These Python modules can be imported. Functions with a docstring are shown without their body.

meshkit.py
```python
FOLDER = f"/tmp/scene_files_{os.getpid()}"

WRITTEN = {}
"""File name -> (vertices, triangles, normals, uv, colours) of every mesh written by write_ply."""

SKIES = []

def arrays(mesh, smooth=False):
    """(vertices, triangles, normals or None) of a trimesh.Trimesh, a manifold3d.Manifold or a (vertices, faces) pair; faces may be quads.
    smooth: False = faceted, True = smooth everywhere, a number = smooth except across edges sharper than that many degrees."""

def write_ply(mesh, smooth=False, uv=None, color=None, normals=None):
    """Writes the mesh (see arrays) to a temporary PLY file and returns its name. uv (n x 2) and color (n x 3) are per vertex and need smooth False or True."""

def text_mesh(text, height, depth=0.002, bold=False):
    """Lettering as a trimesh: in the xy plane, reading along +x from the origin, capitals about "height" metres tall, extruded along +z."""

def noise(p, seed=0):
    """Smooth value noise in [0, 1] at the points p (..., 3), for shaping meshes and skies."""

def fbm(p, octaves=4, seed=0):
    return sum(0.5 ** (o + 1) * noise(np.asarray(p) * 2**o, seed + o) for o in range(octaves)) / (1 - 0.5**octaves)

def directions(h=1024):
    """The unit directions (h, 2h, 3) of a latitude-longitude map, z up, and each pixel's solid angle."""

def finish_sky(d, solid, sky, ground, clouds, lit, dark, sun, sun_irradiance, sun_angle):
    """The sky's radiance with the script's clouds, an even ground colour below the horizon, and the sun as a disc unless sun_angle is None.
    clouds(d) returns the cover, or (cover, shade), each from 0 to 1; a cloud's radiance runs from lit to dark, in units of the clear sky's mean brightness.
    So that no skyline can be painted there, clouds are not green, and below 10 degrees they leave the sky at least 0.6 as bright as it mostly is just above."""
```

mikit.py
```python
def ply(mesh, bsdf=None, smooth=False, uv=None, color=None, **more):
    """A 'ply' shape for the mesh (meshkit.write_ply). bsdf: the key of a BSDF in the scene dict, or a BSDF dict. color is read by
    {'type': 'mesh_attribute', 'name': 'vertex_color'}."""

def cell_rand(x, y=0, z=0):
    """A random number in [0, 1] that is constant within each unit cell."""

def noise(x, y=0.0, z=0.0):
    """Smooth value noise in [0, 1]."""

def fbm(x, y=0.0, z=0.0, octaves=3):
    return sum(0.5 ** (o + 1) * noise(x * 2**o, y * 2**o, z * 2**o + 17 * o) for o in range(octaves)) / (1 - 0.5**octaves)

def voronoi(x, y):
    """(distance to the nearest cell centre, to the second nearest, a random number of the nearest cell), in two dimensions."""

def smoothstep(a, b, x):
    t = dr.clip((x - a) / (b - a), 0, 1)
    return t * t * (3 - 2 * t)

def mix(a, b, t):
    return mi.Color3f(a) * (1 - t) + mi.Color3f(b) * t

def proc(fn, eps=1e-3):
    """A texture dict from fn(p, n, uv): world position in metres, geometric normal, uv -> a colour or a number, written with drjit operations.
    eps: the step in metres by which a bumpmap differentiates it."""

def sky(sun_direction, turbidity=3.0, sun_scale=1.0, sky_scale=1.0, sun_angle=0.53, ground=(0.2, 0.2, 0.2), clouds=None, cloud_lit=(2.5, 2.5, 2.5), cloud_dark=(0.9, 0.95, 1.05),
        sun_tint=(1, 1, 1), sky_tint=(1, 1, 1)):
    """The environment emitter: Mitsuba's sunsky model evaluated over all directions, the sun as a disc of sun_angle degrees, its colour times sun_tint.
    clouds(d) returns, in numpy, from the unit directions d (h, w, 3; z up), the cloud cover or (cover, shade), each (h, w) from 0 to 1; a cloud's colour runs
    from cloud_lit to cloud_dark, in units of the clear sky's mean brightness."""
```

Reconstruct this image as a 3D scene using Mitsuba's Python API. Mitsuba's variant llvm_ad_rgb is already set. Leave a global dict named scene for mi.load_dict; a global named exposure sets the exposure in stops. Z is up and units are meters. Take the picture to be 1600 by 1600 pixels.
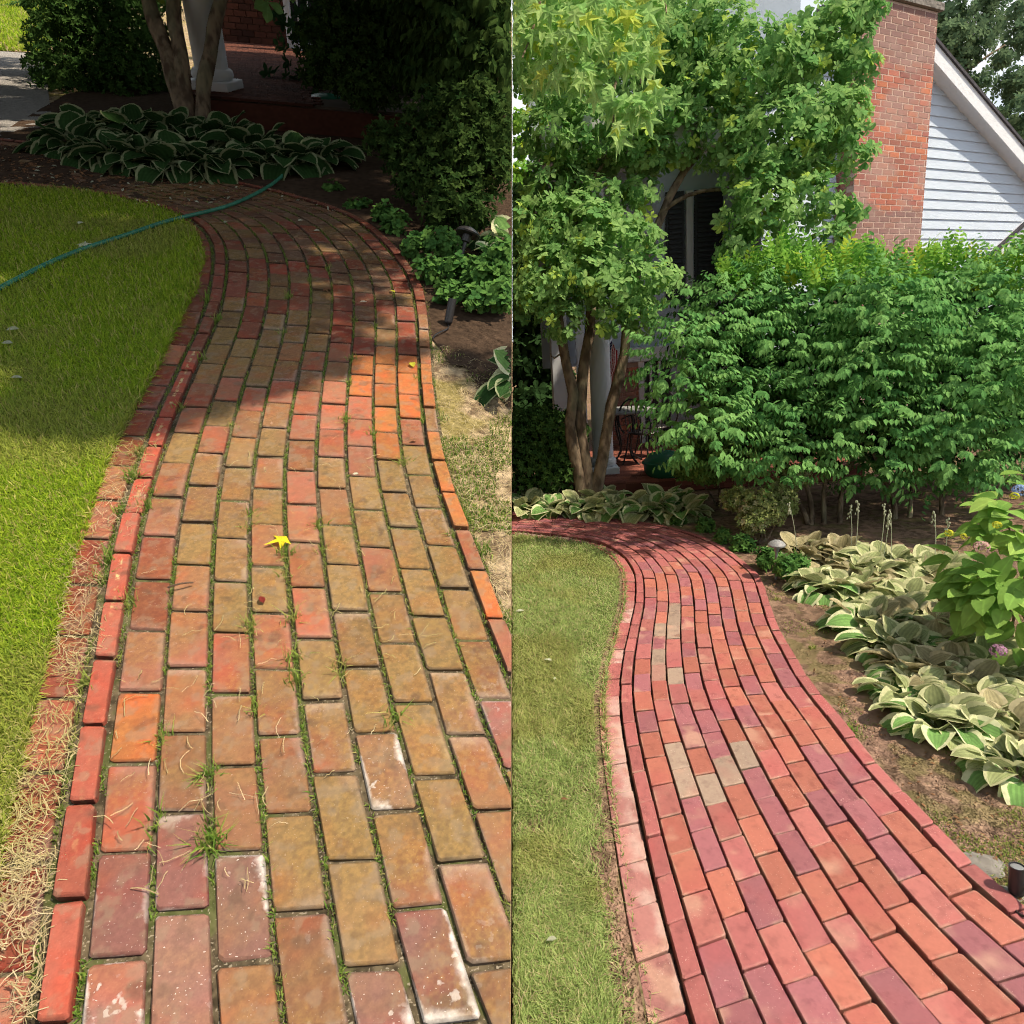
import math
import numpy as np
import trimesh
import drjit as dr
import mitsuba as mi
import mikit
import meshkit
from mikit import proc, noise, fbm, voronoi, cell_rand, smoothstep, mix
from scipy.interpolate import CubicSpline, PchipInterpolator
from shapely.geometry import Polygon, Point, box as sbox
import shapely

scene, labels = {}, {}
rng = np.random.default_rng(11)
T4 = mi.ScalarTransform4f

# ---------------------------------------------------------------- camera, sky, exposure
F = 1050.0                                  # focal length in pixels of the 1600 x 1600 photograph
EYE = np.array([0.0, 0.0, 1.911])


def basis(pitch, roll):
    c, s, cp, sp = math.cos(roll), math.sin(roll), math.cos(pitch), math.sin(pitch)
    return np.array([[c, s, 0.0], [s * sp, -c * sp, cp], [s * cp, -c * cp, -sp]])   # columns: right, down, forward


WR = basis(math.radians(14.26), math.radians(-4.0))
WL = basis(math.radians(37.634), math.radians(5.0))
HL = 1.3913                                 # eye above the sloping garden on the left
M3 = WR @ WL.T                              # the left garden lies on a slope
ML = np.eye(4)
ML[:3, :3] = M3
ML[:3, 3] = EYE - M3 @ np.array([0, 0, HL])
MLI = np.linalg.inv(ML)
I4 = np.eye(4)
SIDE = {'L': ML, 'R': I4}
right_v, up_v, fwd_v = WR[:, 0], -WR[:, 1], WR[:, 2]
scene['camera'] = {'type': 'perspective', 'fov_axis': 'x', 'fov': math.degrees(2 * math.atan(800.0 / F)), 'near_clip': 0.05, 'far_clip': 2000.0,
                   'to_world': T4().look_at(origin=EYE.tolist(), target=(EYE + fwd_v).tolist(), up=up_v.tolist())}
_az, _el = math.radians(112), math.radians(55)
SUN = np.array([math.sin(_az) * math.cos(_el), math.cos(_az) * math.cos(_el), math.sin(_el)])


def clouds(d):
    n = meshkit.fbm(d * np.array([2.5, 2.5, 5.0]) + 3.1, 5, 4)
    return np.clip((n - 0.22) * 3.0, 0.45, 0.97)


scene['sky'] = mikit.sky(SUN.tolist(), turbidity=3, sun_scale=1.02, sun_angle=1.3, clouds=clouds, cloud_lit=(2.6, 2.65, 2.72), cloud_dark=(1.4, 1.45, 1.5))
exposure = 2.2


def camx(w):
    return (np.asarray(w) - EYE) @ right_v


def ray(px, py):
    return WR @ np.array([(px - 800.0) / F, (py - 800.0) / F, 1.0])


def RP(px, py, depth):
    """the point seen at this pixel of the photograph, this far in front of the camera"""
    return EYE + ray(px, py) * depth


def LP(px, py, depth):
    w = EYE + ray(px, py) * depth
    return (MLI @ np.append(w, 1))[:3]


def RG(px, py, z=0.0):
    d = ray(px, py)
    return (EYE + d * ((z - EYE[2]) / d[2]))


def LG(px, py, z=0.0):
    d = WL @ np.array([(px - 800.0) / F, (py - 800.0) / F, 1.0])
    return np.array([0, 0, HL]) + d * ((z - HL) / d[2])


def pix(w):
    c = (np.asarray(w) - EYE) @ WR
    return np.stack([800 + F * c[..., 0] / c[..., 2], 800 + F * c[..., 1] / c[..., 2], c[..., 2]], -1)


def hom(M, v):
    return np.asarray(v) @ M[:3, :3].T + M[:3, 3]


# ---------------------------------------------------------------- helpers
COUNT = {}


def numbered(name, parent=None):
    full = f'{parent}__{name}' if parent else name
    n = COUNT.get(full, 0)
    COUNT[full] = n + 1
    return full if n == 0 else f'{full}_{n:03d}'


def tag(key, label=None, cat=None, group=None, kind=None):
    e = labels.setdefault(key, {})
    for k, v in (('label', label), ('category', cat), ('group', group), ('kind', kind)):
        if v:
            e[k] = v
    return key


def clip_faces(v, f, side):
    c = camx(hom(SIDE[side], v))
    ok = (c < -1e-4) if side == 'L' else (c > 1e-4)
    return f[ok[f].all(1)]


def put(name, mesh, bsdf, side='R', parent=None, uv=None, smooth=False, clip=True):
    """one entry of the scene; mesh = (vertices, faces) in the frame of its garden"""
    v, f = (np.asarray(mesh.vertices), np.asarray(mesh.faces)) if hasattr(mesh, 'faces') else (np.asarray(mesh[0], float), np.asarray(mesh[1], int))
    if f.shape[1] == 4:
        f = np.vstack([f[:, [0, 1, 2]], f[:, [0, 2, 3]]])
    if clip:
        f = clip_faces(v, f, side)
        if len(f) == 0:
            return None
        used, inv = np.unique(f, return_inverse=True)
        v, f = v[used], inv.reshape(-1, 3)
        uv = None if uv is None else np.asarray(uv)[used]
    key = numbered(name, parent)
    d = mikit.ply((v, f), bsdf, smooth=smooth, uv=uv)
    if side == 'L':
        d['to_world'] = T4(ML)
    scene[key] = d
    return key


def copy_of(name, shape, M, side, parent=None):
    key = numbered(name, parent)
    scene[key] = {**shape, 'to_world': T4(SIDE[side] @ M)}
    return key


def join(parts):
    vs, fs, us, n = [], [], [], 0
    for p in parts:
        v, f = (np.asarray(p.vertices), np.asarray(p.faces)) if hasattr(p, 'faces') else (np.asarray(p[0], float), np.asarray(p[1], int))
        if f.shape[1] == 4:
            f = np.vstack([f[:, [0, 1, 2]], f[:, [0, 2, 3]]])
        vs.append(v)
        fs.append(f + n)
        n += len(v)
    return np.vstack(vs), np.vstack(fs)


def tube(pts, radii, sides=8, cap=True):
    p = np.asarray(pts, float)
    r = np.broadcast_to(np.asarray(radii, float), (len(p),))
    t = np.gradient(p, axis=0)
    t /= np.linalg.norm(t, axis=1, keepdims=True) + 1e-12
    ref = np.array([0.31, 0.95, 0.05]) if abs(t[:, 2]).mean() > 0.7 else np.array([0.05, 0.1, 1.0])
    a = np.cross(t, ref)
    a /= np.linalg.norm(a, axis=1, keepdims=True) + 1e-12
    b = np.cross(t, a)
    ang = np.arange(sides) * 2 * np.pi / sides
    v = (p[:, None] + r[:, None, None] * (np.cos(ang)[None, :, None] * a[:, None] + np.sin(ang)[None, :, None] * b[:, None])).reshape(-1, 3)
    i, j = np.meshgrid(np.arange(len(p) - 1), np.arange(sides), indexing='ij')
    q = np.stack([i * sides + j, i * sides + (j + 1) % sides, (i + 1) * sides + (j + 1) % sides, (i + 1) * sides + j], -1).reshape(-1, 4)
    f = np.vstack([q[:, [0, 2, 1]], q[:, [0, 3, 2]]])
    if cap:
        n = len(v)
        v = np.vstack([v, p[:1], p[-1:]])
        k = np.arange(sides)
        e = (len(p) - 1) * sides
        f = np.vstack([f, np.stack([np.full(sides, n), k, (k + 1) % sides], 1), np.stack([np.full(sides, n + 1), e + (k + 1) % sides, e + k], 1)])
    return v, f


def curve(pts, n=16):
    p = np.asarray(pts, float)
    t = np.concatenate([[0], np.cumsum(np.linalg.norm(np.diff(p, axis=0), axis=1))])
    return CubicSpline(t, p)(np.linspace(0, t[-1], n))


def boxm(c, s, rotz=0.0, bevel=0.0):
    """a box of size s centred at c; with bevel its edges are chamfered"""
    hx, hy, hz = np.asarray(s, float) / 2
    if bevel > 0:
        b = bevel
        P = []
        for sx in (-1, 1):
            for sy in (-1, 1):
                for sz in (-1, 1):
                    P += [(sx * (hx - b), sy * (hy - b), sz * hz), (sx * (hx - b), sy * hy, sz * (hz - b)), (sx * hx, sy * (hy - b), sz * (hz - b))]
        m = trimesh.convex.convex_hull(np.array(P))
        v, f = np.asarray(m.vertices), np.asarray(m.faces)
    else:
        m = trimesh.creation.box(extents=(2 * hx, 2 * hy, 2 * hz))
        v, f = np.asarray(m.vertices), np.asarray(m.faces)
    c0, s0 = math.cos(rotz), math.sin(rotz)
    return v @ np.array([[c0, s0, 0], [-s0, c0, 0], [0, 0, 1]]) + np.asarray(c, float), f


def lathe(profile, sides=24):
    """profile: (radius, z) from bottom to top"""
    p = np.asarray(profile, float)
    ang = np.arange(sides) * 2 * np.pi / sides
    v = np.stack([p[:, None, 0] * np.cos(ang), p[:, None, 0] * np.sin(ang), np.broadcast_to(p[:, None, 1], (len(p), sides))], -1).reshape(-1, 3)
    i, j = np.meshgrid(np.arange(len(p) - 1), np.arange(sides), indexing='ij')
    q = np.stack([i * sides + j, i * sides + (j + 1) % sides, (i + 1) * sides + (j + 1) % sides, (i + 1) * sides + j], -1).reshape(-1, 4)
    return v, np.vstack([q[:, [0, 1, 2]], q[:, [0, 2, 3]]])


def moved(m, d):
    return np.asarray(m[0]) + np.asarray(d, float), m[1]


def unit(a):
    return a / (np.linalg.norm(a, axis=-1, keepdims=True) + 1e-12)


def scatter(proto, pos, xdir, zdir, scale, ids):
    """copies of a leaf or leaf cluster (vertices, faces, uv): its x axis along xdir, its z axis near zdir; one tint number per copy"""
    pv, pf, pu = proto
    n = len(pos)
    x = unit(xdir)
    y = unit(np.cross(zdir, x))
    z = np.cross(x, y)
    Rm = np.stack([x, y, z], -1)
    v = np.einsum('nij,kj->nki', Rm, pv) * np.asarray(scale).reshape(-1, 1, 1) + pos[:, None]
    f = pf[None] + (np.arange(n) * len(pv))[:, None, None]
    u = np.tile(pu, (n, 1, 1)).astype(float)
    u[..., 0] += np.asarray(ids).reshape(-1, 1)
    return v.reshape(-1, 3), f.reshape(-1, 3), u.reshape(-1, 2)


def merge(clouds_):
    vs, fs, us, n = [], [], [], 0
    for v, f, u in clouds_:
        vs.append(v)
        fs.append(f + n)
        us.append(u)
        n += len(v)
    return np.vstack(vs), np.vstack(fs), np.vstack(us)


def leaf(length=1.0, width=0.5, rows=3, widest=0.45, fold=0.12, droop=0.25, wave=0.0):
    """a leaf along +x from the origin; three points across"""
    V, U = [(0, 0, 0)], [(0.02, 0.5)]
    for i in range(1, rows + 1):
        t = i / (rows + 1)
        w = width / 2 * (math.sin(math.pi * t ** (math.log(0.5) / math.log(widest)))) ** 0.8
        z = -droop * length * t * t
        for s in (-1, 0, 1):
            V.append((t * length, s * w, z + abs(s) * fold * w + wave * width * math.sin(7 * t + s)))
            U.append((0.02 + 0.96 * t, 0.5 + 0.5 * s))
    V.append((length, 0, -droop * length))
    U.append((0.98, 0.5))
    Fc = [(0, 1, 2), (0, 2, 3)]
    for i in range(rows - 1):
        a = 1 + 3 * i
        Fc += [(a, a + 3, a + 4), (a, a + 4, a + 1), (a + 1, a + 4, a + 5), (a + 1, a + 5, a + 2)]
    a, e = 1 + 3 * (rows - 1), len(V) - 1
    Fc += [(a, e, a + 1), (a + 1, e, a + 2)]
    return np.array(V, float), np.array(Fc), np.array(U, float)


def star_leaf(size=1.0):
    V, U, n = [(0.25, 0, 0)], [(0.4, 0.5)], 5
    ang = np.radians([-125, -68, 0, 68, 125])
    rad = [0.5, 0.78, 0.95, 0.78, 0.5]
    for i in range(5):
        V.append((0.25 + rad[i] * math.cos(ang[i]), rad[i] * math.sin(ang[i]), -0.16 * rad[i]))
        U.append((0.9, 0.9))
        if i < 4:
            m = (ang[i] + ang[i + 1]) / 2
            V.append((0.25 + 0.3 * math.cos(m), 0.3 * math.sin(m), 0.02))
            U.append((0.5, 0.7))
    V.append((0.0, 0.0, 0.0))
    U.append((0.1, 0.5))
    Fc = [(0, i, i + 1) for i in range(1, 9)] + [(0, 9, 10), (0, 10, 1)]
    return np.array(V) * size, np.array(Fc), np.array(U, float)


def assemble(proto, places):
    """a cluster of leaves: places = (position, x direction, up direction, scale)"""
    pos, xd, zd, sc = (np.array(a, float) for a in zip(*places))
    return scatter(proto, pos, xd, zd, sc, np.zeros(len(pos)))


def whorl(lf, n=6, tilt=55, r=None):
    r = r or np.random.default_rng(5)
    P = []
    for k in range(n):
        a = 2 * math.pi * (k + r.uniform(-.2, .2)) / n
        t = math.radians(tilt + r.uniform(-14, 18))
        xd = np.array([math.cos(t), math.sin(t) * math.cos(a), math.sin(t) * math.sin(a)])
        P.append(((0, 0, 0), xd, (1, 0.02, 0.01), r.uniform(.75, 1.1)))
    return assemble(lf, P)


def spray(lf, pairs=4, gap=0.8, droop=50, r=None, curl=0.1):
    """a twig along +x with opposite hanging leaves"""
    r = r or np.random.default_rng(6)
    P = []
    for k in range(pairs):
        x = (k + .3) * gap
        z = -curl * x * x * 0.15
        for s in (-1, 1):
            a = math.radians(droop + r.uniform(-18, 18))
            sp = math.radians(55 + r.uniform(-14, 14))
            xd = np.array([math.cos(sp) * math.cos(a), s * math.sin(sp) * math.cos(a), -math.sin(a)])
            P.append(((x, 0, z), xd, (0.25, 0, 1), r.uniform(.75, 1.1) * (1 - .08 * k)))
    P.append((((pairs) * gap, 0, -curl * (pairs * gap) ** 2 * .15), (.75, 0, -.6), (.5, 0, 1), .8))
    return assemble(lf, P)


def clump_points(clumps, n_total, r, shell=0.55):
    """points spread through the outer part of many balls (x, y, z, radius, flatness): positions and outward directions"""
    c = np.array(clumps, float)
    w = c[:, 3] ** 2
    idx = r.choice(len(c), n_total, p=w / w.sum())
    d = unit(r.normal(size=(n_total, 3)))
    rad = (shell + (1 - shell) * r.random(n_total) ** 0.6) * c[idx, 3]
    lump = 0.8 + 0.45 * meshkit.noise(d * 2.3 + idx[:, None] * 3.7, 9)
    p = c[idx, :3] + d * (rad * lump)[:, None] * np.stack([np.ones(n_total), np.ones(n_total), c[idx, 4]], -1)
    return p, d, idx

# ---------------------------------------------------------------- materials
def sel(k, table):
    c = mi.Color3f(table[0])
    for i, t in enumerate(table[1:], 1):
        c = dr.select(k > i - 0.5, mi.Color3f(t), c)
    return c


def brick_uv(uv):
    i = dr.floor(uv.x)
    kind = dr.floor(i / 64.0)
    u = (uv.x - i - 0.05) / 0.9
    e = dr.minimum(dr.minimum(u, 1 - u) * 0.195, dr.minimum(uv.y, 1 - uv.y) * 0.095)
    return i, kind, u, uv.y, e


# kinds of old bricks: 0 red, 1 orange, 2 olive with moss, 3 purple, 4 purple with salt edges, 5 dark red, 6 bright red edging, 7 brown; the last two have the tree's shade put into their colour
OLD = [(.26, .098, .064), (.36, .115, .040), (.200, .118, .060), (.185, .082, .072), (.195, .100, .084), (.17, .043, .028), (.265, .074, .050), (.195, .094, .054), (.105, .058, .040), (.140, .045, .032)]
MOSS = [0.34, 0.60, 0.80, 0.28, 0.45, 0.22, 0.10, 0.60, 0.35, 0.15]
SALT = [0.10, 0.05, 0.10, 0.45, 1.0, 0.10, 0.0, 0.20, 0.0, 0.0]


def old_brick(p, n, uv):
    i, kind, u, v, e = brick_uv(uv)
    r1, r2, r3 = cell_rand(i, 3, 1), cell_rand(i, 5, 2), cell_rand(i, 8, 3)
    big = fbm(p.x * 13 + 40 * r1, p.y * 13, p.z * 13, 3)
    fine = fbm(p.x * 110, p.y * 110, p.z * 110, 3)
    tiny = noise(p.x * 420, p.y * 420, p.z * 420)
    c = sel(kind, OLD) * (0.80 + 0.42 * r2)
    c = mix(c, c * mi.Color3f(1.18, .80, .72), smoothstep(.45, .75, big))
    moss = sel(kind, [(m, m, m) for m in MOSS]).x
    mw = dr.clip(moss * smoothstep(.22, .72, fbm(p.x * 12 + 9, p.y * 17, p.z * 17 + 5 * r3, 4) + 0.22 * (moss - .5)), 0, 1)
    mc = mix((.135, .100, .035), (.220, .150, .045), smoothstep(.2, .8, fine))
    drift = smoothstep(.47, .66, fbm(p.x * 3.1 + 5, p.y * 3.1, p.z * 3.1, 3) + .16 * (fine - .5))
    mw = dr.clip(mw + drift * .65 * smoothstep(.05, .4, moss), 0, 1)
    c = mix(c, mc, mw * (.50 + .16 * tiny))
    c = mix(c, mi.Color3f(.075, .052, .036), 0.50 * smoothstep(.60, .80, fbm(p.x * 26, p.y * 26 + 7, p.z * 26, 3)))
    salt = sel(kind, [(s, s, s) for s in SALT]).x
    rag = fbm(p.x * 75 + 3, p.y * 75, p.z * 75, 3)
    corner = smoothstep(.35, .75, fbm(p.x * 8 + 21, p.y * 8, p.z * 8, 2))
    sidev = dr.select(r1 > .5, dr.minimum(1 - u, 1 - v) * .11, dr.minimum(u * 1.6, 1 - v) * .11)
    band = 1 - smoothstep(.0, .034 * corner + .001, dr.minimum(sidev, e * 3.0) + .026 * (rag - .42))
    sw = dr.clip(salt * (band * smoothstep(.1, .8, corner + .25) + smoothstep(.66, .76, rag) * .6 * smoothstep(.3, .8, corner)), 0, 1)
    c = mix(c, mi.Color3f(.60, .58, .55), sw * .85)
    c = mix(c, mi.Color3f(.62, .60, .56), smoothstep(.88, .92, noise(p.x * 330 + 5, p.y * 330, p.z * 330)) * (.10 + .5 * salt))
    streak = smoothstep(.16, .05, dr.abs(v - .5)) * smoothstep(.46, .66, fbm(p.x * 60, p.y * 60 + 2, p.z * 60, 3)) * smoothstep(.50, .70, noise(p.x * 6, p.y * 6, p.z * 6 + 3))
    c = dr.select((kind > 5.5) & (kind < 6.5), mix(c, mi.Color3f(.50, .42, .20), streak * .9), c)
    c = c * (.82 + .34 * fine) * (.92 + .16 * tiny)
    c = mix(c, mi.Color3f(.21, .165, .115), .38 * smoothstep(.50, .70, fbm(p.x * 38 + 3, p.y * 38 + 8, p.z * 38, 4)))
    return c * (.50 + .50 * smoothstep(0.0, .004 + .010 * corner * rag, e))


def old_bump(p, n, uv):
    return fbm(p.x * 45, p.y * 45, p.z * 45, 3) + .35 * noise(p.x * 330, p.y * 330, p.z * 330)


# kinds of cleaned bricks: 0 rose red, 1 orange, 2 purple, 3 buff grey, 4 salmon, 5 edging rose, 6 whitened edging
NEW = [(.285, .096, .097), (.310, .110, .082), (.240, .090, .106), (.27, .205, .165), (.305, .110, .100), (.290, .097, .096), (.31, .140, .134)]


def new_brick(p, n, uv):
    i, kind, u, v, e = brick_uv(uv)
    r1, r2, r3 = cell_rand(i, 3, 1), cell_rand(i, 5, 2), cell_rand(i, 8, 3)
    c = sel(kind, NEW) * (0.84 + 0.30 * r2)
    fine = fbm(p.x * 120, p.y * 120, p.z * 120, 3)
    big = fbm(p.x * 7 + 30 * r1, p.y * 7, p.z * 7, 3)
    c = mix(c, mi.Color3f(.30, .070, .072), .55 * smoothstep(.45, .75, big) * r3)
    c = mix(c, c * mi.Color3f(.62, .58, .60), .55 * smoothstep(.52, .74, fbm(p.x * 31 + 11 * r2, p.y * 31, p.z * 31, 4)))
    c = mix(c, mi.Color3f(.36, .27, .20), .45 * smoothstep(.012, .0, e) * smoothstep(.45, .7, fbm(p.x * 18, p.y * 18 + 6, p.z * 18, 3)))
    c = mix(c, mi.Color3f(.40, .25, .19), .65 * smoothstep(.56, .80, fbm(p.x * 10 + 17 * r3, p.y * 10, p.z * 10 + 4, 3)) * smoothstep(.35, .9, r1))
    white = dr.select(kind > 5.5, smoothstep(.38, .70, fbm(p.x * 14, p.y * 14 + 3, p.z * 14, 4) + .25 * (v - .5)), mi.Float(0.0))
    c = mix(c, mi.Color3f(.45, .35, .32), white * .60 * smoothstep(.1, .8, v))
    patch = smoothstep(.60, .64, fbm(p.x * 24 + 3 * r1, p.y * 24, p.z * 24, 3)) * smoothstep(.93, .95, r1)
    c = dr.select((kind > 2.5) & (kind < 3.5), mix(c, mi.Color3f(.17, .075, .05), patch), c)
    c = mix(c, mi.Color3f(.60, .50, .46), .4 * smoothstep(.90, .94, noise(p.x * 260, p.y * 260, p.z * 260)))
    c = c * (.88 + .24 * fine)
    return c * (.62 + .38 * smoothstep(0.0, .004, e))


def wall_brick(p, n, uv):
    i = dr.floor(uv.x)
    r, r2 = cell_rand(i, 2, 1), cell_rand(i, 4, 2)
    c = sel(dr.floor(r * 3.999), [(.34, .125, .090), (.40, .150, .090), (.28, .110, .092), (.32, .135, .105)]) * (.8 + .4 * r2)
    c = c * (.8 + .4 * fbm(p.x * 60, p.y * 60, p.z * 60, 3))
    z_ = p.z + .25 * (fbm(p.x * 4, p.y * 4, 0.0, 3) - .5)
    soot = dr.maximum(smoothstep(3.40, 3.30, z_) * smoothstep(2.74, 2.84, z_), smoothstep(5.0, 5.3, z_))
    c = mix(c, mi.Color3f(.185, .135, .130), .72 * soot)
    return mix(c, mi.Color3f(.30, .20, .18), .75 * smoothstep(.45, .68, fbm(p.x * 1.6, p.y * 1.6, p.z * 2.6, 4)))


def princ(color, rough=0.8, spec=0.3, **k):
    return {'type': 'twosided', 'b': {'type': 'principled', 'base_color': color if isinstance(color, dict) else {'type': 'rgb', 'value': list(color)}, 'roughness': rough, 'specular': spec, **k}}


def bumped(inner, fn, scale, eps=1e-3):
    return {'type': 'twosided', 'b': {'type': 'bumpmap', 't': proc(fn, eps), 'scale': scale, 'inner': inner['b']}}


def mat(name, d):
    scene['m_' + name] = d
    return 'm_' + name


mat('old_brick', bumped(princ(proc(old_brick), .82, .25), old_bump, .0012))
mat('new_brick', bumped(princ(proc(new_brick), .72, .3), old_bump, .0006))
mat('wall_brick', princ(proc(wall_brick), .9, .2))
mat('dim_brick', princ(proc(lambda p, n, uv: mix((.040, .017, .013), (.090, .034, .023), cell_rand(dr.floor(uv.x), 2, 1)) * (.7 + .6 * fbm(p.x * 30, p.y * 30, p.z * 30, 3))), .9, .15))  # darkened copy of the wall brick, porch shade put into the colour
mat('dim_mortar', princ((.085, .070, .058), .95, .1))  # mortar darkened the same way to stand in for shade


def joint_sand(p, n, uv):
    a = fbm(p.x * 60, p.y * 60, p.z * 60, 3)
    g = noise(p.x * 330, p.y * 330, p.z * 330)
    c = mix((.040, .032, .020), (.135, .110, .070), smoothstep(.3, .7, a) * .8)
    c = mix(c, mi.Color3f(.075, .10, .028), .6 * smoothstep(.5, .65, fbm(p.x * 14, p.y * 14, p.z * 14, 3)))
    return mix(c, mi.Color3f(.34, .30, .23), smoothstep(.72, .82, g) * .6)


def joint_dark(p, n, uv):
    a = fbm(p.x * 40, p.y * 40, p.z * 40, 3)
    return mix((.04, .024, .018), (.17, .105, .075), smoothstep(.35, .75, a))


def soil_moist(p, n, uv):
    a = fbm(p.x * 2.2, p.y * 2.2, 1.0, 4)
    b = fbm(p.x * 28, p.y * 28, p.z * 28, 4)
    c = mix((.130, .085, .058), (.260, .175, .125), smoothstep(.3, .7, b))
    c = mix(c, mi.Color3f(.30, .190, .145), .7 * smoothstep(.5, .7, a))
    return mix(c, mi.Color3f(.16, .15, .055), .55 * smoothstep(.52, .66, fbm(p.x * 9 + 4, p.y * 9, 2.0, 4)))


def soil_dry(p, n, uv):
    b = fbm(p.x * 30, p.y * 30, p.z * 30, 4)
    a = fbm(p.x * 4, p.y * 4, p.z * 4, 3)
    c = mix((.13, .095, .060), (.36, .285, .185), smoothstep(.3, .72, b))
    return mix(c, mi.Color3f(.17, .15, .04), .7 * smoothstep(.48, .66, a))


def lawn_soil(p, n, uv):
    b = fbm(p.x * 22, p.y * 22, p.z * 22, 4)
    a = fbm(p.x * 3 + 8, p.y * 3, p.z * 3, 3)
    c = mix((.060, .070, .020), (.130, .145, .040), smoothstep(.3, .7, b))
    return mix(c, mi.Color3f(.25, .175, .125), .9 * smoothstep(.42, .60, a) * smoothstep(.25, .55, b))


mat('joint_sand', bumped(princ(proc(joint_sand), .95, .1), lambda p, n, uv: fbm(p.x * 150, p.y * 150, p.z * 150, 3), .006))
mat('joint_dark', princ(proc(joint_dark), .95, .1))
mat('soil_moist', bumped(princ(proc(soil_moist), .85, .25), lambda p, n, uv: fbm(p.x * 30, p.y * 30, p.z * 30, 4) + .4 * noise(p.x * 170, p.y * 170, p.z * 170), .05))
mat('soil_dry', bumped(princ(proc(soil_dry), .95, .1), lambda p, n, uv: fbm(p.x * 40, p.y * 40, p.z * 40, 4), .02))
mat('lawn_soil', princ(proc(lawn_soil), .95, .1))


def asphalt(p, n, uv):
    return mix((.10, .10, .10), (.22, .215, .205), fbm(p.x * 50, p.y * 50, p.z * 50, 3))


mat('mulch', bumped(princ(proc(lambda p, n, uv: mix((.020, .014, .010), (.075, .050, .034), fbm(p.x * 30, p.y * 30, p.z * 30, 4))), .95, .1), lambda p, n, uv: fbm(p.x * 35, p.y * 35, p.z * 35, 4), .03))
mat('asphalt', princ(proc(asphalt), .9, .2))


def thin(fn, rough=.5, trans=.9, **k):
    return {'type': 'principledthin', 'base_color': proc(fn), 'roughness': rough, 'diff_trans': trans, 'eta': 1.4, **k}


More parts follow.
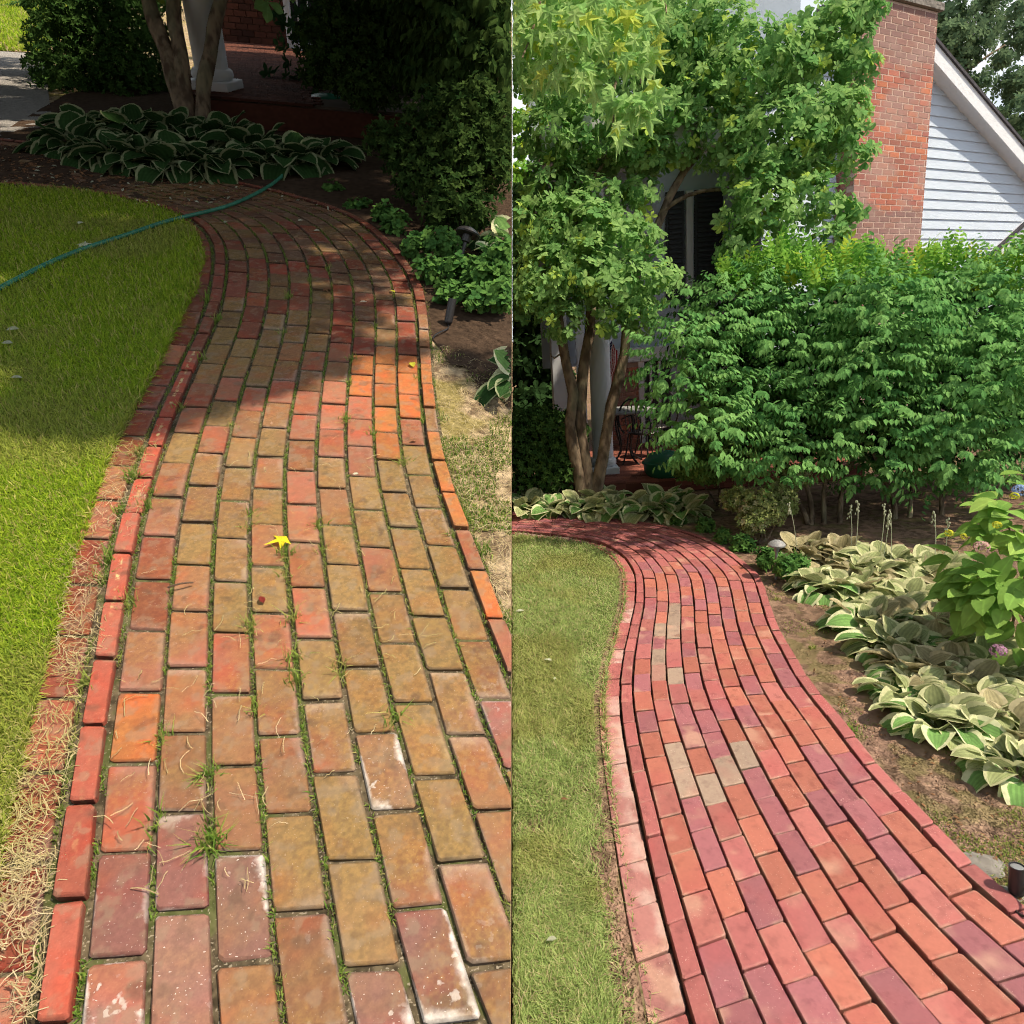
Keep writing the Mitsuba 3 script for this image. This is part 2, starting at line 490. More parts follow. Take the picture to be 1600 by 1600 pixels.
def leaf_fn(dark, light, vein=.18, warm=None, warm_share=0.0):
    def fn(p, n, uv):
        i = dr.floor(uv.x)
        u = uv.x - i
        r, r2 = cell_rand(i, 1, 7), cell_rand(i, 6, 3)
        c = mix(dark, light, r)
        if warm is not None:
            c = dr.select(r2 > 1 - warm_share, mi.Color3f(warm) * (.8 + .4 * r), c)
        mid = 1 - smoothstep(.0, .10, dr.abs(uv.y - .5))
        return c * (1 + vein * mid) * (.9 + .2 * noise(p.x * 55, p.y * 55, p.z * 55)) * (.92 + .16 * u)
    return fn


mat('leaf_magnolia', thin(leaf_fn((.125, .300, .092), (.300, .490, .165), .2, (.36, .52, .10), .05), .38))
mat('leaf_star', thin(leaf_fn((.25, .50, .16), (.48, .68, .26), .15, (.56, .68, .14), .10), .40, 1.0))
mat('leaf_dense', thin(leaf_fn((.085, .240, .072), (.200, .400, .125), .22), .42, .7))
mat('leaf_young', thin(leaf_fn((.130, .340, .055), (.270, .480, .080), .2, (.40, .52, .06), .12), .42, 1.0))
mat('leaf_azalea', thin(leaf_fn((.085, .190, .050), (.190, .310, .075), .2), .4, .7))
mat('leaf_shade', thin(leaf_fn((.026, .062, .018), (.062, .110, .030), .2), .45, .5))  # leaf green darkened so the colour itself carries the canopy's shade
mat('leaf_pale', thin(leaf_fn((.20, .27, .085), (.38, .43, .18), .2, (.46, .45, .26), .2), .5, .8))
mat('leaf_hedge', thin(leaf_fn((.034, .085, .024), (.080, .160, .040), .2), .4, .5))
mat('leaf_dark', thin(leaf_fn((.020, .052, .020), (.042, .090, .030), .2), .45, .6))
mat('leaf_far', thin(leaf_fn((.075, .135, .075), (.150, .225, .115), .1), .6, .8))
mat('leaf_canopy', thin(leaf_fn((.014, .040, .012), (.032, .070, .018), .2), .6, .2))
mat('leaf_ivy', thin(leaf_fn((.050, .140, .040), (.120, .250, .060), .3), .35, .6))
mat('leaf_hydrangea', thin(leaf_fn((.180, .350, .078), (.330, .500, .125), .22), .42, .9))


def hosta_fn(p, n, uv):
    i = dr.floor(uv.x)
    kind = dr.floor(i / 64.0)
    u = uv.x - i
    r = cell_rand(i, 4, 2)
    v = dr.abs(uv.y - .5)
    green = sel(kind, [(.165, .320, .100), (.290, .340, .165), (.036, .088, .028), (.310, .285, .165)]) * (.78 + .44 * r)  # third tone is darkened, tree shade put into the green
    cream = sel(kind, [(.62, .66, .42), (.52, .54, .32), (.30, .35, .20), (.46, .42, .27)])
    wob = .06 * noise(u * 9 + 5 * r, r * 31, 0.0) + .02
    wob = wob - dr.select((kind > 1.5) & (kind < 2.5), mi.Float(.07), mi.Float(0.0))
    m = smoothstep(.36 - wob, .40 - wob, v + .22 * smoothstep(.72, 1.0, u))
    rib = .90 + .20 * smoothstep(.25, .75, 0.5 + 0.5 * dr.sin(uv.y * 44.0))
    c = mix(green * rib, cream, m)
    c = dr.select(u < .05, mi.Color3f(.16, .20, .07), c)
    return c * (.85 + .3 * noise(p.x * 70, p.y * 70, p.z * 70))


mat('hosta', thin(hosta_fn, .42, .6))


def grass_fn(a, b, straw, share):
    def fn(p, n, uv):
        i = dr.floor(uv.x)
        u = uv.x - i
        r, r2 = cell_rand(i, 1, 1), cell_rand(i, 2, 5)
        c = mix(a, b, r)
        c = dr.select(r2 > 1 - share, mi.Color3f(straw) * (.7 + .5 * r), c)
        patch = fbm(p.x * 2.3, p.y * 2.3, p.z * 2.3, 3)
        c = mix(c, mi.Color3f(.40, .40, .13), .5 * smoothstep(.48, .70, patch))
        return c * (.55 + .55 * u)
    return fn


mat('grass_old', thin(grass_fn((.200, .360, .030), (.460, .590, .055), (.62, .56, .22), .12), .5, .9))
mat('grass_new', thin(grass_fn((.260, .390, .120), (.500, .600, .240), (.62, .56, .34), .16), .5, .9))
mat('grass_weed', thin(grass_fn((.120, .260, .045), (.300, .450, .080), (.46, .45, .16), .15), .5, .9))
mat('straw', thin(grass_fn((.36, .30, .16), (.56, .48, .28), (.60, .52, .34), .3), .7, .6))


def bark_fn(p, n, uv):
    a = fbm(p.x * 22, p.y * 22, p.z * 7, 4)
    c = mix((.085, .062, .045), (.235, .185, .130), smoothstep(.3, .7, a))
    return mix(c, mi.Color3f(.20, .22, .14), .35 * smoothstep(.55, .7, fbm(p.x * 6, p.y * 6, p.z * 4, 3)))


mat('bark', bumped(princ(proc(bark_fn), .9, .15), lambda p, n, uv: fbm(p.x * 60, p.y * 60, p.z * 20, 3), .01))
mat('twig', princ((.10, .065, .045), .85))


def paint_fn(p, n, uv):
    return mi.Color3f(.60, .64, .69) * (.92 + .1 * fbm(p.x * 5, p.y * 5, p.z * 1.6, 4)) * (.96 + .06 * noise(p.x * 40, p.y * 40, p.z * 40))


mat('white_paint', princ(proc(paint_fn), .5, .4))
mat('siding', princ(proc(lambda p, n, uv: mi.Color3f(.43, .51, .61) * (.93 + .1 * fbm(p.x * 3, p.y * 3, p.z * 9, 3))), .55, .35))
mat('mortar', princ(proc(lambda p, n, uv: mi.Color3f(.52, .40, .34) * (.8 + .3 * fbm(p.x * 50, p.y * 50, p.z * 50, 2))), .95, .1))
mat('roof', princ(proc(lambda p, n, uv: mi.Color3f(.06, .06, .07) * (.6 + .8 * fbm(p.x * 30, p.y * 30, p.z * 30, 3))), .9, .2))
mat('shutter', princ((.022, .026, .034), .5, .4))
mat('black_metal', princ((.018, .018, .020), .38, .5))
mat('grey_metal', princ((.20, .21, .22), .55, .4))
mat('lens', princ((.16, .17, .18), .15, .6))
mat('green_plastic', princ((.012, .110, .065), .35, .5))


def hose_fn(p, n, uv):
    s = uv.x * 420
    return mix((.020, .150, .095), (.085, .300, .215), smoothstep(.0, .5, dr.abs(uv.y - .5)) * .6 + .25 * noise(s, 0.0, 0.0)) * (.75 + .4 * fbm(p.x * 16, p.y * 16, p.z * 16, 3))


mat('hose', princ(proc(hose_fn), .4, .45))
mat('glass_dark', princ((.012, .014, .016), .08, .6))
mat('stone', bumped(princ(proc(lambda p, n, uv: mix((.10, .095, .09), (.24, .23, .21), fbm(p.x * 16, p.y * 16, p.z * 16, 4))), .9, .2), lambda p, n, uv: fbm(p.x * 25, p.y * 25, p.z * 25, 4), .02))


def tint_fn(table):
    def fn(p, n, uv):
        i = dr.floor(uv.x)
        return sel(dr.floor(i / 64.0), table) * (.75 + .5 * cell_rand(i, 3, 3)) * (.85 + .3 * noise(p.x * 200, p.y * 200, p.z * 200))
    return fn


# fallen leaves and petals: 0 yellow, 1 dark red, 2 white-green, 3 brown, 4 blue, 5 pink, 6 yellow-green, 7 lilac
mat('petal', thin(tint_fn([(.62, .52, .03), (.16, .03, .025), (.48, .52, .40), (.24, .13, .07), (.26, .36, .62), (.50, .34, .32), (.50, .52, .06), (.34, .20, .30)]), .6, .7))


def flag_fn(p, n, uv):
    stripe = dr.floor(uv.y * 13.0)
    odd = stripe - 2.0 * dr.floor(stripe / 2.0)
    c = dr.select(odd < .5, mi.Color3f(.42, .035, .045), mi.Color3f(.68, .66, .62))
    can = (uv.x < .40) & (uv.y > 6.0 / 13.0)
    gx, gy = uv.x / .40 * 11.0, (uv.y - 6.0 / 13.0) * 13.0 / 7.0 * 9.0
    cx, cy = dr.floor(gx), dr.floor(gy)
    par = cx + cy
    even = par - 2.0 * dr.floor(par / 2.0) < .5
    d = dr.sqrt(dr.square(gx - cx - .5) + dr.square(gy - cy - .5))
    star = even & (d < .36)
    return dr.select(can, dr.select(star, mi.Color3f(.70, .70, .70), mi.Color3f(.025, .035, .13)), c)


mat('flag', thin(flag_fn, .8, .5))

# ---------------------------------------------------------------- ground and terrain
def sheet(poly, z, step, amp=0.0, freq=8.0, r=None):
    """a triangulated sheet over a polygon with a slightly uneven surface"""
    from scipy.spatial import Delaunay
    r = r or np.random.default_rng(3)
    b = shapely.segmentize(poly.exterior, step)
    pts = [np.asarray(b.coords)[:-1]]
    x0, y0, x1, y1 = poly.bounds
    gx, gy = np.meshgrid(np.arange(x0, x1, step), np.arange(y0, y1, step))
    g = np.stack([gx.ravel(), gy.ravel()], 1) + r.uniform(-.3, .3, (gx.size, 2)) * step
    inner = poly.buffer(-step * .35)
    if not inner.is_empty:
        pts.append(g[shapely.contains_xy(inner, g[:, 0], g[:, 1])])
    p = np.vstack(pts)
    t = Delaunay(p).simplices
    c = p[t].mean(1)
    t = t[shapely.contains_xy(poly, c[:, 0], c[:, 1])]
    a, b2, c2 = p[t[:, 0]], p[t[:, 1]], p[t[:, 2]]
    area = (b2[:, 0] - a[:, 0]) * (c2[:, 1] - a[:, 1]) - (b2[:, 1] - a[:, 1]) * (c2[:, 0] - a[:, 0])
    t = np.where((area < 0)[:, None], t[:, ::-1], t)[np.abs(area) > 1e-9]
    zz = np.full(len(p), float(z))
    if amp:
        zz += amp * (meshkit.fbm(np.c_[p * freq, np.zeros(len(p))], 4, 2) - .5) * 2
    return np.c_[p, zz], t


def edge_line(side, z):
    """the points (x, y) at height z where this garden is cut"""
    a = SIDE[side][:3, :3].T @ right_v
    d = (SIDE[side][:3, 3] - EYE) @ right_v
    return a[0], a[1], a[2] * z + d


def half(side, z=0.0, size=80.0, gap=0.002):
    a, b, c = edge_line(side, z)
    n = math.hypot(a, b)
    a, b, c = a / n, b / n, c / n
    s = -1 if side == 'L' else 1
    o = np.array([a, b]) * (-c + s * gap)
    t = np.array([-b, a])
    q = [o - t * size, o + t * size, o + t * size + s * size * np.array([a, b]), o - t * size + s * size * np.array([a, b])]
    return Polygon(q)


HALF = {'L': half('L'), 'R': half('R')}

# right: one level sheet to the horizon; it also runs on under the slope
put('ground', sheet(sbox(-300, -20, 400, 700), -.05, 60), 'm_soil_moist', 'R', clip=False)
tag('ground', kind='structure')

# left: a sloping block of ground with its cut face beside the level garden
_t = HALF['L'].intersection(sbox(-60, -.9, 60, 75)).buffer(0)
_v, _f = sheet(_t, -.014, 3.0)
_ring = shapely.segmentize(_t.exterior, 3.0)
_rc = np.asarray(_ring.coords)[:-1]
if Polygon(_rc).exterior.is_ccw is False:
    _rc = _rc[::-1]
_down = np.array([0, 0, -1.0])
_down = _down - (_down @ right_v) * right_v
_down = MLI[:3, :3] @ (_down / -_down[2])
_top = np.c_[_rc, np.full(len(_rc), -.014)]
_wz = hom(ML, _top)[:, 2]
_bot = _top + _down * (np.maximum(_wz + .3, .05))[:, None]
_n = len(_rc)
_k = np.arange(_n)
_sk = np.stack([_k, _k + _n, (_k + 1) % _n + _n, (_k + 1) % _n], 1)
put('sloping_ground', join([(_v, _f), (np.vstack([_top, _bot]), _sk)]), 'm_soil_dry', 'L', clip=False)
tag('sloping_ground', kind='structure')


# ---------------------------------------------------------------- the two brick paths
class Path:
    def __init__(self, side, ribs):
        self.side = side
        g = LG if side == 'L' else RG
        A = np.array([g(r[0], r[1])[:2] for r in ribs])
        B = np.array([g(r[2], r[3])[:2] for r in ribs])
        m = (A + B) / 2
        t = np.concatenate([[0], np.cumsum(np.linalg.norm(np.diff(m, axis=0), axis=1))])
        self.A, self.B, self.t = PchipInterpolator(t, A), PchipInterpolator(t, B), t
        self.T = t[-1]
        s = np.linspace(0, self.T, 400)
        for name in ('A', 'B'):                     # soften the kinks between the measured ribs
            y = getattr(self, name)(s)
            ker = np.hanning(23)
            ker /= ker.sum()
            pad = np.vstack([2 * y[:1] - y[11:0:-1], y, 2 * y[-1:] - y[-2:-13:-1]])
            y = np.stack([np.convolve(pad[:, k], ker, 'valid') for k in (0, 1)], 1)
            setattr(self, name, CubicSpline(s, y))

    def at(self, t, w):
        t = np.clip(t, 0, self.T)
        a, b = self.A(t), self.B(t)
        return a + (b - a) * np.asarray(w)[..., None] if np.ndim(w) else a + (b - a) * w

    def lengths(self, w, n=900):
        s = np.linspace(0, self.T, n)
        p = self.at(s, np.full(n, w))
        return s, np.concatenate([[0], np.cumsum(np.linalg.norm(np.diff(p, axis=0), axis=1))])


def brick_mesh(ring, z0, z1, tilt, quad, ident, ch=.004):
    ring = np.asarray(ring)
    c = ring.mean(0)
    n = len(ring)
    size = np.sqrt(abs(Polygon(ring).area))
    ins = c + (ring - c) * (1 - 2 * ch / max(size, .03))
    dz = lambda q: (q - c) @ tilt  # noqa: E731
    v = np.vstack([np.c_[ring, np.full(n, z0)], np.c_[ring, z1 - ch + dz(ring)], np.c_[ins, z1 + dz(ins)], np.r_[c, z1][None]])
    k = np.arange(n)
    k2 = (k + 1) % n
    f = np.vstack([np.stack([k, k2, k2 + n], 1), np.stack([k, k2 + n, k + n], 1), np.stack([k + n, k2 + n, k2 + 2 * n], 1), np.stack([k + n, k2 + 2 * n, k + 2 * n], 1),
                   np.stack([k + 2 * n, k2 + 2 * n, np.full(n, 3 * n)], 1)])
    qc = quad.mean(0)
    ax = (quad[1] + quad[2] - quad[0] - quad[3]) / 2          # along
    ay = (quad[3] + quad[2] - quad[0] - quad[1]) / 2          # across
    d = v[:, :2] - qc
    det = ax[0] * ay[1] - ax[1] * ay[0]
    u = np.clip((d[:, 0] * ay[1] - d[:, 1] * ay[0]) / det + .5, 0, 1)
    w = np.clip((ax[0] * d[:, 1] - ax[1] * d[:, 0]) / det + .5, 0, 1)
    return v, f, np.c_[ident + .05 + .9 * u, w]


def round_ring(q, r, cut=.006):
    out = []
    for k in range(4):
        p, a, b = q[k], q[k - 1], q[(k + 1) % 4]
        c1, c2 = cut * r.uniform(.5, 1.6, 2)
        out += [p + (a - p) / np.linalg.norm(a - p) * c1, p + (b - p) / np.linalg.norm(b - p) * c2]
    return np.array(out)


def lay(path, courses, kind_of, name, r, gap, joint, length, z_var, part_limit=296):
    """lays the bricks of every course; returns (pixel area, mesh, uv, key base)"""
    side = path.side
    made = []
    for ci, (w0, w1, h, what) in enumerate(courses):
        wm = (w0 + w1) / 2
        s, L = path.lengths(wm)
        ln = length * (1.0 if what != 'header' else .52)
        pos = -(0.0 if ci % 2 else .5) * length - r.uniform(0, .03)
        while pos < L[-1]:
            l = ln + r.uniform(-.004, .004)
            a, b = max(pos + joint / 2, 0), min(pos + l + joint / 2, L[-1])
            pos += l + joint
            if b - a < .04:
                continue
            t0, t1 = np.interp([a, b], L, s)
            j = lambda: r.normal(0, .0013, 2)  # noqa: E731
            q = np.array([path.at(t0, w0) + j(), path.at(t1, w0) + j(), path.at(t1, w1) + j(), path.at(t0, w1) + j()])
            wdir = unit(q[3] - q[0])
            q[:2] += wdir * gap / 2
            q[2:] -= wdir * gap / 2
            x = pix(hom(SIDE[side], np.c_[q, np.full(4, h)]))
            if (x[:, 2] < .1).any() or x[:, 0].max() < -30 or x[:, 0].min() > 1630 or x[:, 1].max() < -30 or x[:, 1].min() > 1630:
                continue
            ar = abs((x[2, 0] - x[0, 0]) * (x[3, 1] - x[1, 1]) - (x[2, 1] - x[0, 1]) * (x[3, 0] - x[1, 0])) / 2
            c = x[:, :2].mean(0)
            ring = round_ring(q, r)
            pg = Polygon(ring)
            if not pg.is_valid:
                continue
            pg = pg.intersection(HALF[side])
            if pg.is_empty or pg.area < 2e-4 or pg.geom_type != 'Polygon':
                continue
            ring = np.asarray(pg.exterior.coords)[:-1]
            if not pg.exterior.is_ccw:
                ring = ring[::-1]
            kind = kind_of(ci, what, c[0], c[1], r)
            z1 = h + r.normal(0, z_var)
            m = brick_mesh(ring, -.07, z1, r.normal(0, .012, 2), q, kind * 64 + int(r.integers(0, 64)))
            made.append((ar, m))
    made.sort(key=lambda k: -k[0])
    bsdf = 'm_old_brick' if side == 'L' else 'm_new_brick'
    for ar, (v, f, u) in made[:part_limit]:
        put('brick', (v, f), bsdf, side, name, uv=u, clip=False)
    rest = made[part_limit:]
    if rest:
        v, f, u = merge([m for _, m in rest])
        k = put('far_bricks', (v, f), bsdf, side, name, uv=u, clip=False)
        tag(k, kind='stuff')
    return made


RIBL = [(8, 1860, 1230, 1790), (36, 1690, 1115, 1610), (64, 1533, 1010, 1448), (88, 1360, 950, 1310), (111, 1208, 884, 1183), (151, 992, 803, 1003), (182, 835, 745, 855), (226, 703, 695, 718), (275, 590, 678, 612),
        (315, 505, 671, 525), (334, 425, 660, 450), (330, 375, 625, 395), (290, 338, 560, 340), (200, 312, 430, 298), (100, 296, 250, 262), (0, 288, 100, 228), (-120, 284, -40, 214)]
RIBR = [(1070, 1950, 1990, 1700), (1030, 1730, 1730, 1520), (1000, 1552, 1523, 1358), (975, 1425, 1445, 1275), (956.9, 1307.5, 1376.9, 1204.7), (940, 1190, 1318, 1130), (934.4, 1103, 1271.9, 1075), (942, 1045, 1242, 1027), (957, 990, 1217, 984),
        (971.3, 933.8, 1199, 933.8), (967.5, 889.7, 1182.7, 896.8), (957.5, 874.5, 1153, 871), (941.8, 861.4, 1098, 840), (918, 851, 1040, 824), (892, 846, 985, 815), (842, 840, 905, 806), (800, 836, 826, 801), (740, 834, 740, 799)]
pathL, pathR = Path('L', RIBL), Path('R', RIBR)
fl = lambda a, b: ((a - 172) / 581, (b - 172) / 581)  # noqa: E731
COURL = [(-.105, -.012, -.002, 'outer'), (*fl(172, 206), .010, 'edge')] + [(*fl(a, b), 0.0, 'field') for a, b in
         ((209, 267), (267, 324), (325, 381), (381, 439), (440, 498), (498, 556), (556, 614), (613, 668), (668, 721))] + [(*fl(723, 755), .012, 'edge_right')]
fr = lambda a, b: ((a - 95) / 1330, (b - 95) / 1330)  # noqa: E731
COURR = [(*fr(98, 228), .004, 'outer'), (*fr(232, 306), .024, 'edge')] + [(*fr(a, b), 0.012, 'field') for a, b in
         ((311, 428), (428, 532), (532, 646), (646, 760), (762, 874), (876, 990), (992, 1108), (1112, 1228), (1230, 1350))] + [(*fr(1354, 1428), .018, 'edge_right')]


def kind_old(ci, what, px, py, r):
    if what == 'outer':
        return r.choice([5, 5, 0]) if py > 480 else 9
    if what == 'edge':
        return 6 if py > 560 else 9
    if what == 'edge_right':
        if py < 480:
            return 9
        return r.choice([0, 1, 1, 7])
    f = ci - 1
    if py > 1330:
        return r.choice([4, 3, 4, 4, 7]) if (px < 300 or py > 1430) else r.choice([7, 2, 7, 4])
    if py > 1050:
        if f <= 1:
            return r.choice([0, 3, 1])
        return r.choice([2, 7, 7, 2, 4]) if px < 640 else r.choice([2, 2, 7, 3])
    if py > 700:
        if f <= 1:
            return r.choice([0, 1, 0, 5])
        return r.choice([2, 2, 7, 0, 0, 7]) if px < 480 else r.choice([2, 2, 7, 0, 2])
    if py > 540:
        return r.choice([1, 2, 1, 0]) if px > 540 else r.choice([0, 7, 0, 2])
    return 8 if py < 345 else r.choice([9, 8, 8, 5, 8]) if py < 470 else r.choice([9, 5, 8, 2, 7])  # far courses take the darkened tones, shade painted into the brick


def kind_new(ci, what, px, py, r):
    if what == 'outer':
        return 6 if 1140 < py < 1520 and r.random() < .75 else r.choice([5, 6, 5])
    if what in ('edge', 'edge_right'):
        return 5
    f = ci - 1
    if (1150 < py < 1262 and 2 <= f <= 5 and r.random() < .75) or (900 < py < 1060 and 2 <= f <= 3 and r.random() < .45):
        return 3
    if py < 880:
        return r.choice([0, 0, 2, 4])
    return r.choice([1, 1, 1, 0, 2, 2, 2, 4])


def path_bed(path, w0, w1, z, bsdf, name):
    s = np.linspace(0, path.T, 120)
    ring = np.vstack([path.at(s, np.full(120, w0)), path.at(s, np.full(120, w1))[::-1]])
    pg = Polygon(ring).buffer(0).intersection(HALF[path.side])
    if pg.geom_type != 'Polygon':
        pg = max(pg.geoms, key=lambda q: q.area)
    put(name, sheet(pg, z, .05, .004 if path.side == 'L' else .009, 25), bsdf, path.side, clip=False)
    tag(name, kind='structure')
    return pg


bedL = path_bed(pathL, -.115, 1.01, -.009, 'm_joint_sand', 'weathered_brick_path')
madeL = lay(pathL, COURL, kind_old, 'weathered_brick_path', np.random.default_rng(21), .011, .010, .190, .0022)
bedR = path_bed(pathR, .01, .995, -.020, 'm_joint_dark', 'clean_brick_path')
madeR = lay(pathR, COURR, kind_new, 'clean_brick_path', np.random.default_rng(22), .0075, .004, .194, .0026)

# the far bend of the old path lies half buried in dirt
_s = np.linspace(pathL.T * .66, pathL.T, 80)
_pg = biggest_ = Polygon(np.vstack([pathL.at(_s, np.full(80, -.02)), pathL.at(_s, np.full(80, 1.0))[::-1]])).buffer(0)
_v, _f = sheet(_pg, .0, .035, .012, 7)
_d0 = np.linalg.norm(_v[:, :2] - pathL.at(pathL.T * .66, .5), axis=1)
_v[:, 2] += -.012 + .016 * np.clip(_d0 / 1.3, 0, 1)
put('dirt_drift', (_v, _f), 'm_mulch', 'L', clip=False, smooth=True)
tag('dirt_drift', kind='structure')

# ---------------------------------------------------------------- lawns, soil, driveway
def strip_side(path, w, which, far, t0=0.0):
    """the region on one side of a path out to a far ring"""
    s = np.linspace(t0, path.T, 120)
    return Polygon(np.vstack([path.at(s, np.full(120, w)), np.asarray(far)])).buffer(0)


def biggest(g):
    return g if g.geom_type == 'Polygon' else max([q for q in g.geoms if q.geom_type == 'Polygon'], key=lambda q: q.area)


_e = pathL.at(pathL.T, -.05)
lawnL = biggest(strip_side(pathL, -.108, 0, [(_e[0] - 6, _e[1] + .2), (-12, 0), (-1.5, -.8)]).intersection(HALF['L']))
put('shaded_lawn', sheet(lawnL, -.004, .09, .004, 6), 'm_lawn_soil', 'L', clip=False)
tag('shaded_lawn', kind='structure')
_e = pathR.at(pathR.T, .02)
lawnR = biggest(strip_side(pathR, .03, 0, [(_e[0] - .3, _e[1]), (-1.2, 5.0), (-1.2, .9), (.3, .5)]).intersection(HALF['R']))
put('lawn', sheet(lawnR, -.008, .05, .010, 7), 'm_lawn_soil', 'R', clip=False)
tag('lawn', kind='structure')
_s = np.linspace(0, pathR.T * .62, 120)
_wn = .085 + .045 * meshkit.noise(np.c_[_s * 5, _s * 0, _s * 0], 6) * np.clip((pathR.T * .5 - _s) / .8, .2, 1)
wornR = biggest(Polygon(np.vstack([pathR.at(_s, np.full(120, .002)), pathR.at(_s, -_wn)[::-1]])).buffer(0).intersection(HALF['R']))
put('worn_soil', sheet(wornR, .001, .03, .004, 12), 'm_soil_moist', 'R', clip=False)
tag('worn_soil', kind='structure')
_s = np.linspace(0, pathR.T * .93, 120)
soilR = biggest(Polygon(np.vstack([pathR.at(_s, np.full(120, .975)), [(.2, 9.6), (9, 9.6), (9, .2), (2.2, .2)]])).buffer(0).intersection(HALF['R']))
put('garden_soil', sheet(soilR, -.004, .055, .016, 5), 'm_soil_moist', 'R', clip=False)
tag('garden_soil', kind='structure')

_d = [LG(-260, 320), LG(-40, 262), LG(20, 240), LG(62, 205), LG(80, 180), LG(74, 130), LG(66, 84), LG(-300, 60)]
drive = Polygon([p[:2] for p in _d]).buffer(0)
_s = np.linspace(pathL.T * .385, pathL.T, 90)
mulchL = biggest(Polygon(np.vstack([pathL.at(_s, np.full(90, .985)), [(-4.9, 6.2), (-6.0, 9.5), (-6.0, 16), (2, 16), (2, 2.4), *[LG(x, y)[:2] for x, y in ((830, 652), (800, 640), (776, 610), (750, 606), (728, 572), (705, 570), (690, 545))]]])).buffer(0).intersection(HALF['L']))
put('mulch_bed', sheet(mulchL, -.002, .12, .008, 5), 'm_mulch', 'L', clip=False)  # leaf mulch; its dark near edge also paints in the tree's shadow line
tag('mulch_bed', kind='structure')
put('driveway', sheet(drive, -.002, .4), 'm_asphalt', 'L', clip=False)
tag('driveway', kind='structure')
_d = [LG(-300, 58), LG(70, 83), LG(110, 40), LG(110, 4), LG(-500, -20)]
farlawn = Polygon([p[:2] for p in _d]).buffer(0)
put('far_lawn', sheet(farlawn, -.003, 1.0), 'm_lawn_soil', 'L', clip=False)
tag('far_lawn', kind='structure')


def blades(pts, h, r, side, width=.0028, lean=.5, lean_dir=None, z=-.005):
    """grass blades of three triangles each at the points (n, 2)"""
    n = len(pts)
    a = r.uniform(0, 2 * np.pi, n)
    wd = np.stack([np.cos(a), np.sin(a), np.zeros(n)], 1) * (width * r.uniform(.7, 1.3, n))[:, None]
    b = r.uniform(0, 2 * np.pi, n)
    ln = np.stack([np.cos(b), np.sin(b)], 1) * (np.abs(r.normal(0, lean, n)))[:, None]
    if lean_dir is not None:
        q_ = np.c_[pts * 9.0, np.zeros(n)]
        an = 9.0 * meshkit.noise(q_, 4) + 4.0 * meshkit.noise(q_ * .35, 7) + r.normal(0, .9, n)
        ln = ln * .8 + np.stack([np.cos(an), np.sin(an)], 1) * lean_dir
    hh = np.asarray(h) * r.uniform(.55, 1.25, n)
    p0 = np.c_[pts, np.full(n, z)]
    k = 1 / np.sqrt(1 + (ln ** 2).sum(1))
    p1 = p0 + np.c_[ln * .35, np.ones(n) * .8] * (hh * .55 * np.maximum(k, .5))[:, None]
    p2 = p0 + np.c_[ln * 1.0, np.maximum(.9 - .25 * np.linalg.norm(ln, axis=1), .10)] * (hh * k)[:, None]
    v = np.stack([p0 - wd, p0 + wd, p1 - wd * .8, p1 + wd * .8, p2], 1).reshape(-1, 3)
    f = (np.array([[0, 1, 3], [0, 3, 2], [2, 3, 4]])[None] + (np.arange(n) * 5)[:, None, None]).reshape(-1, 3)
    u = np.tile(np.array([[.05, .2], [.05, .8], [.55, .2], [.55, .8], [.97, .5]]), (n, 1))
    u[:, 0] += np.repeat(r.integers(0, 4096, n), 5)
    return v, f, u


def sample_in(poly, n, r, density, side):
    """points in a polygon that stand in the picture, thinned by density(distance)"""
    x0, y0, x1, y1 = poly.bounds
    out, got = [], 0
    for _ in range(60):
        p = np.stack([r.uniform(x0, x1, 200000), r.uniform(y0, y1, 200000)], 1)
        w = hom(SIDE[side], np.c_[p, np.zeros(len(p))])
        x = pix(w)
        ok = (x[:, 2] > .2) & (x[:, 0] > -60) & (x[:, 0] < 1660) & (x[:, 1] > -60) & (x[:, 1] < 1700)
        p, x = p[ok], x[ok]
        keep = r.random(len(p)) < density(x[:, 2], p)
        p = p[keep]
        p = p[shapely.contains_xy(poly, p[:, 0], p[:, 1])]
        out.append(p)
        got += len(p)
        if got >= n:
            break
    return np.vstack(out)[:n]


r = np.random.default_rng(31)
_p = sample_in(lawnL.buffer(.012), 140000, r, lambda d, p: np.clip(1.7 / d, 0, 1) ** 2, 'L')
_dist = pix(hom(ML, np.c_[_p, np.zeros(len(_p))]))[:, 2]
_s = r.uniform(0, pathL.T, 4200)
_eg = pathL.at(_s, -.108 + .030 * meshkit.noise(np.c_[_s * 4, _s * 0, _s * 0], 2) - .012 * r.random(4200) + .05 * np.clip((_s - pathL.T * .33) / 1.5, 0, 1) * r.random(4200))
_eg = _eg[shapely.contains_xy(HALF['L'], _eg[:, 0], _eg[:, 1])]
_p = np.vstack([_p, _eg])
_dist = pix(hom(ML, np.c_[_p, np.zeros(len(_p))]))[:, 2]
v, f, u = blades(_p, .046 * np.clip(_dist / 2.2, .9, 1.35), r, 'L', width=.0016 + .0009 * np.clip(_dist / 2.5, .6, 3.0), lean=1.15)
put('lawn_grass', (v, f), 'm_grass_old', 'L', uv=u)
tag('lawn_grass', 'bright green mown lawn grass left of the weathered brick path', 'grass', kind='stuff')
_q = sample_in(farlawn, 9000, r, lambda d, p: np.ones(len(d)), 'L')
v, f, u = blades(_q, .12, r, 'L', width=.02, lean=.6)
put('far_grass', (v, f), 'm_grass_old', 'L', uv=u)
tag('far_grass', 'sunlit grass beyond the grey driveway', 'grass', kind='stuff')

r = np.random.default_rng(32)


lawn_edge = shapely.LineString(pathR.at(np.linspace(0, pathR.T, 150), np.full(150, -.002)))


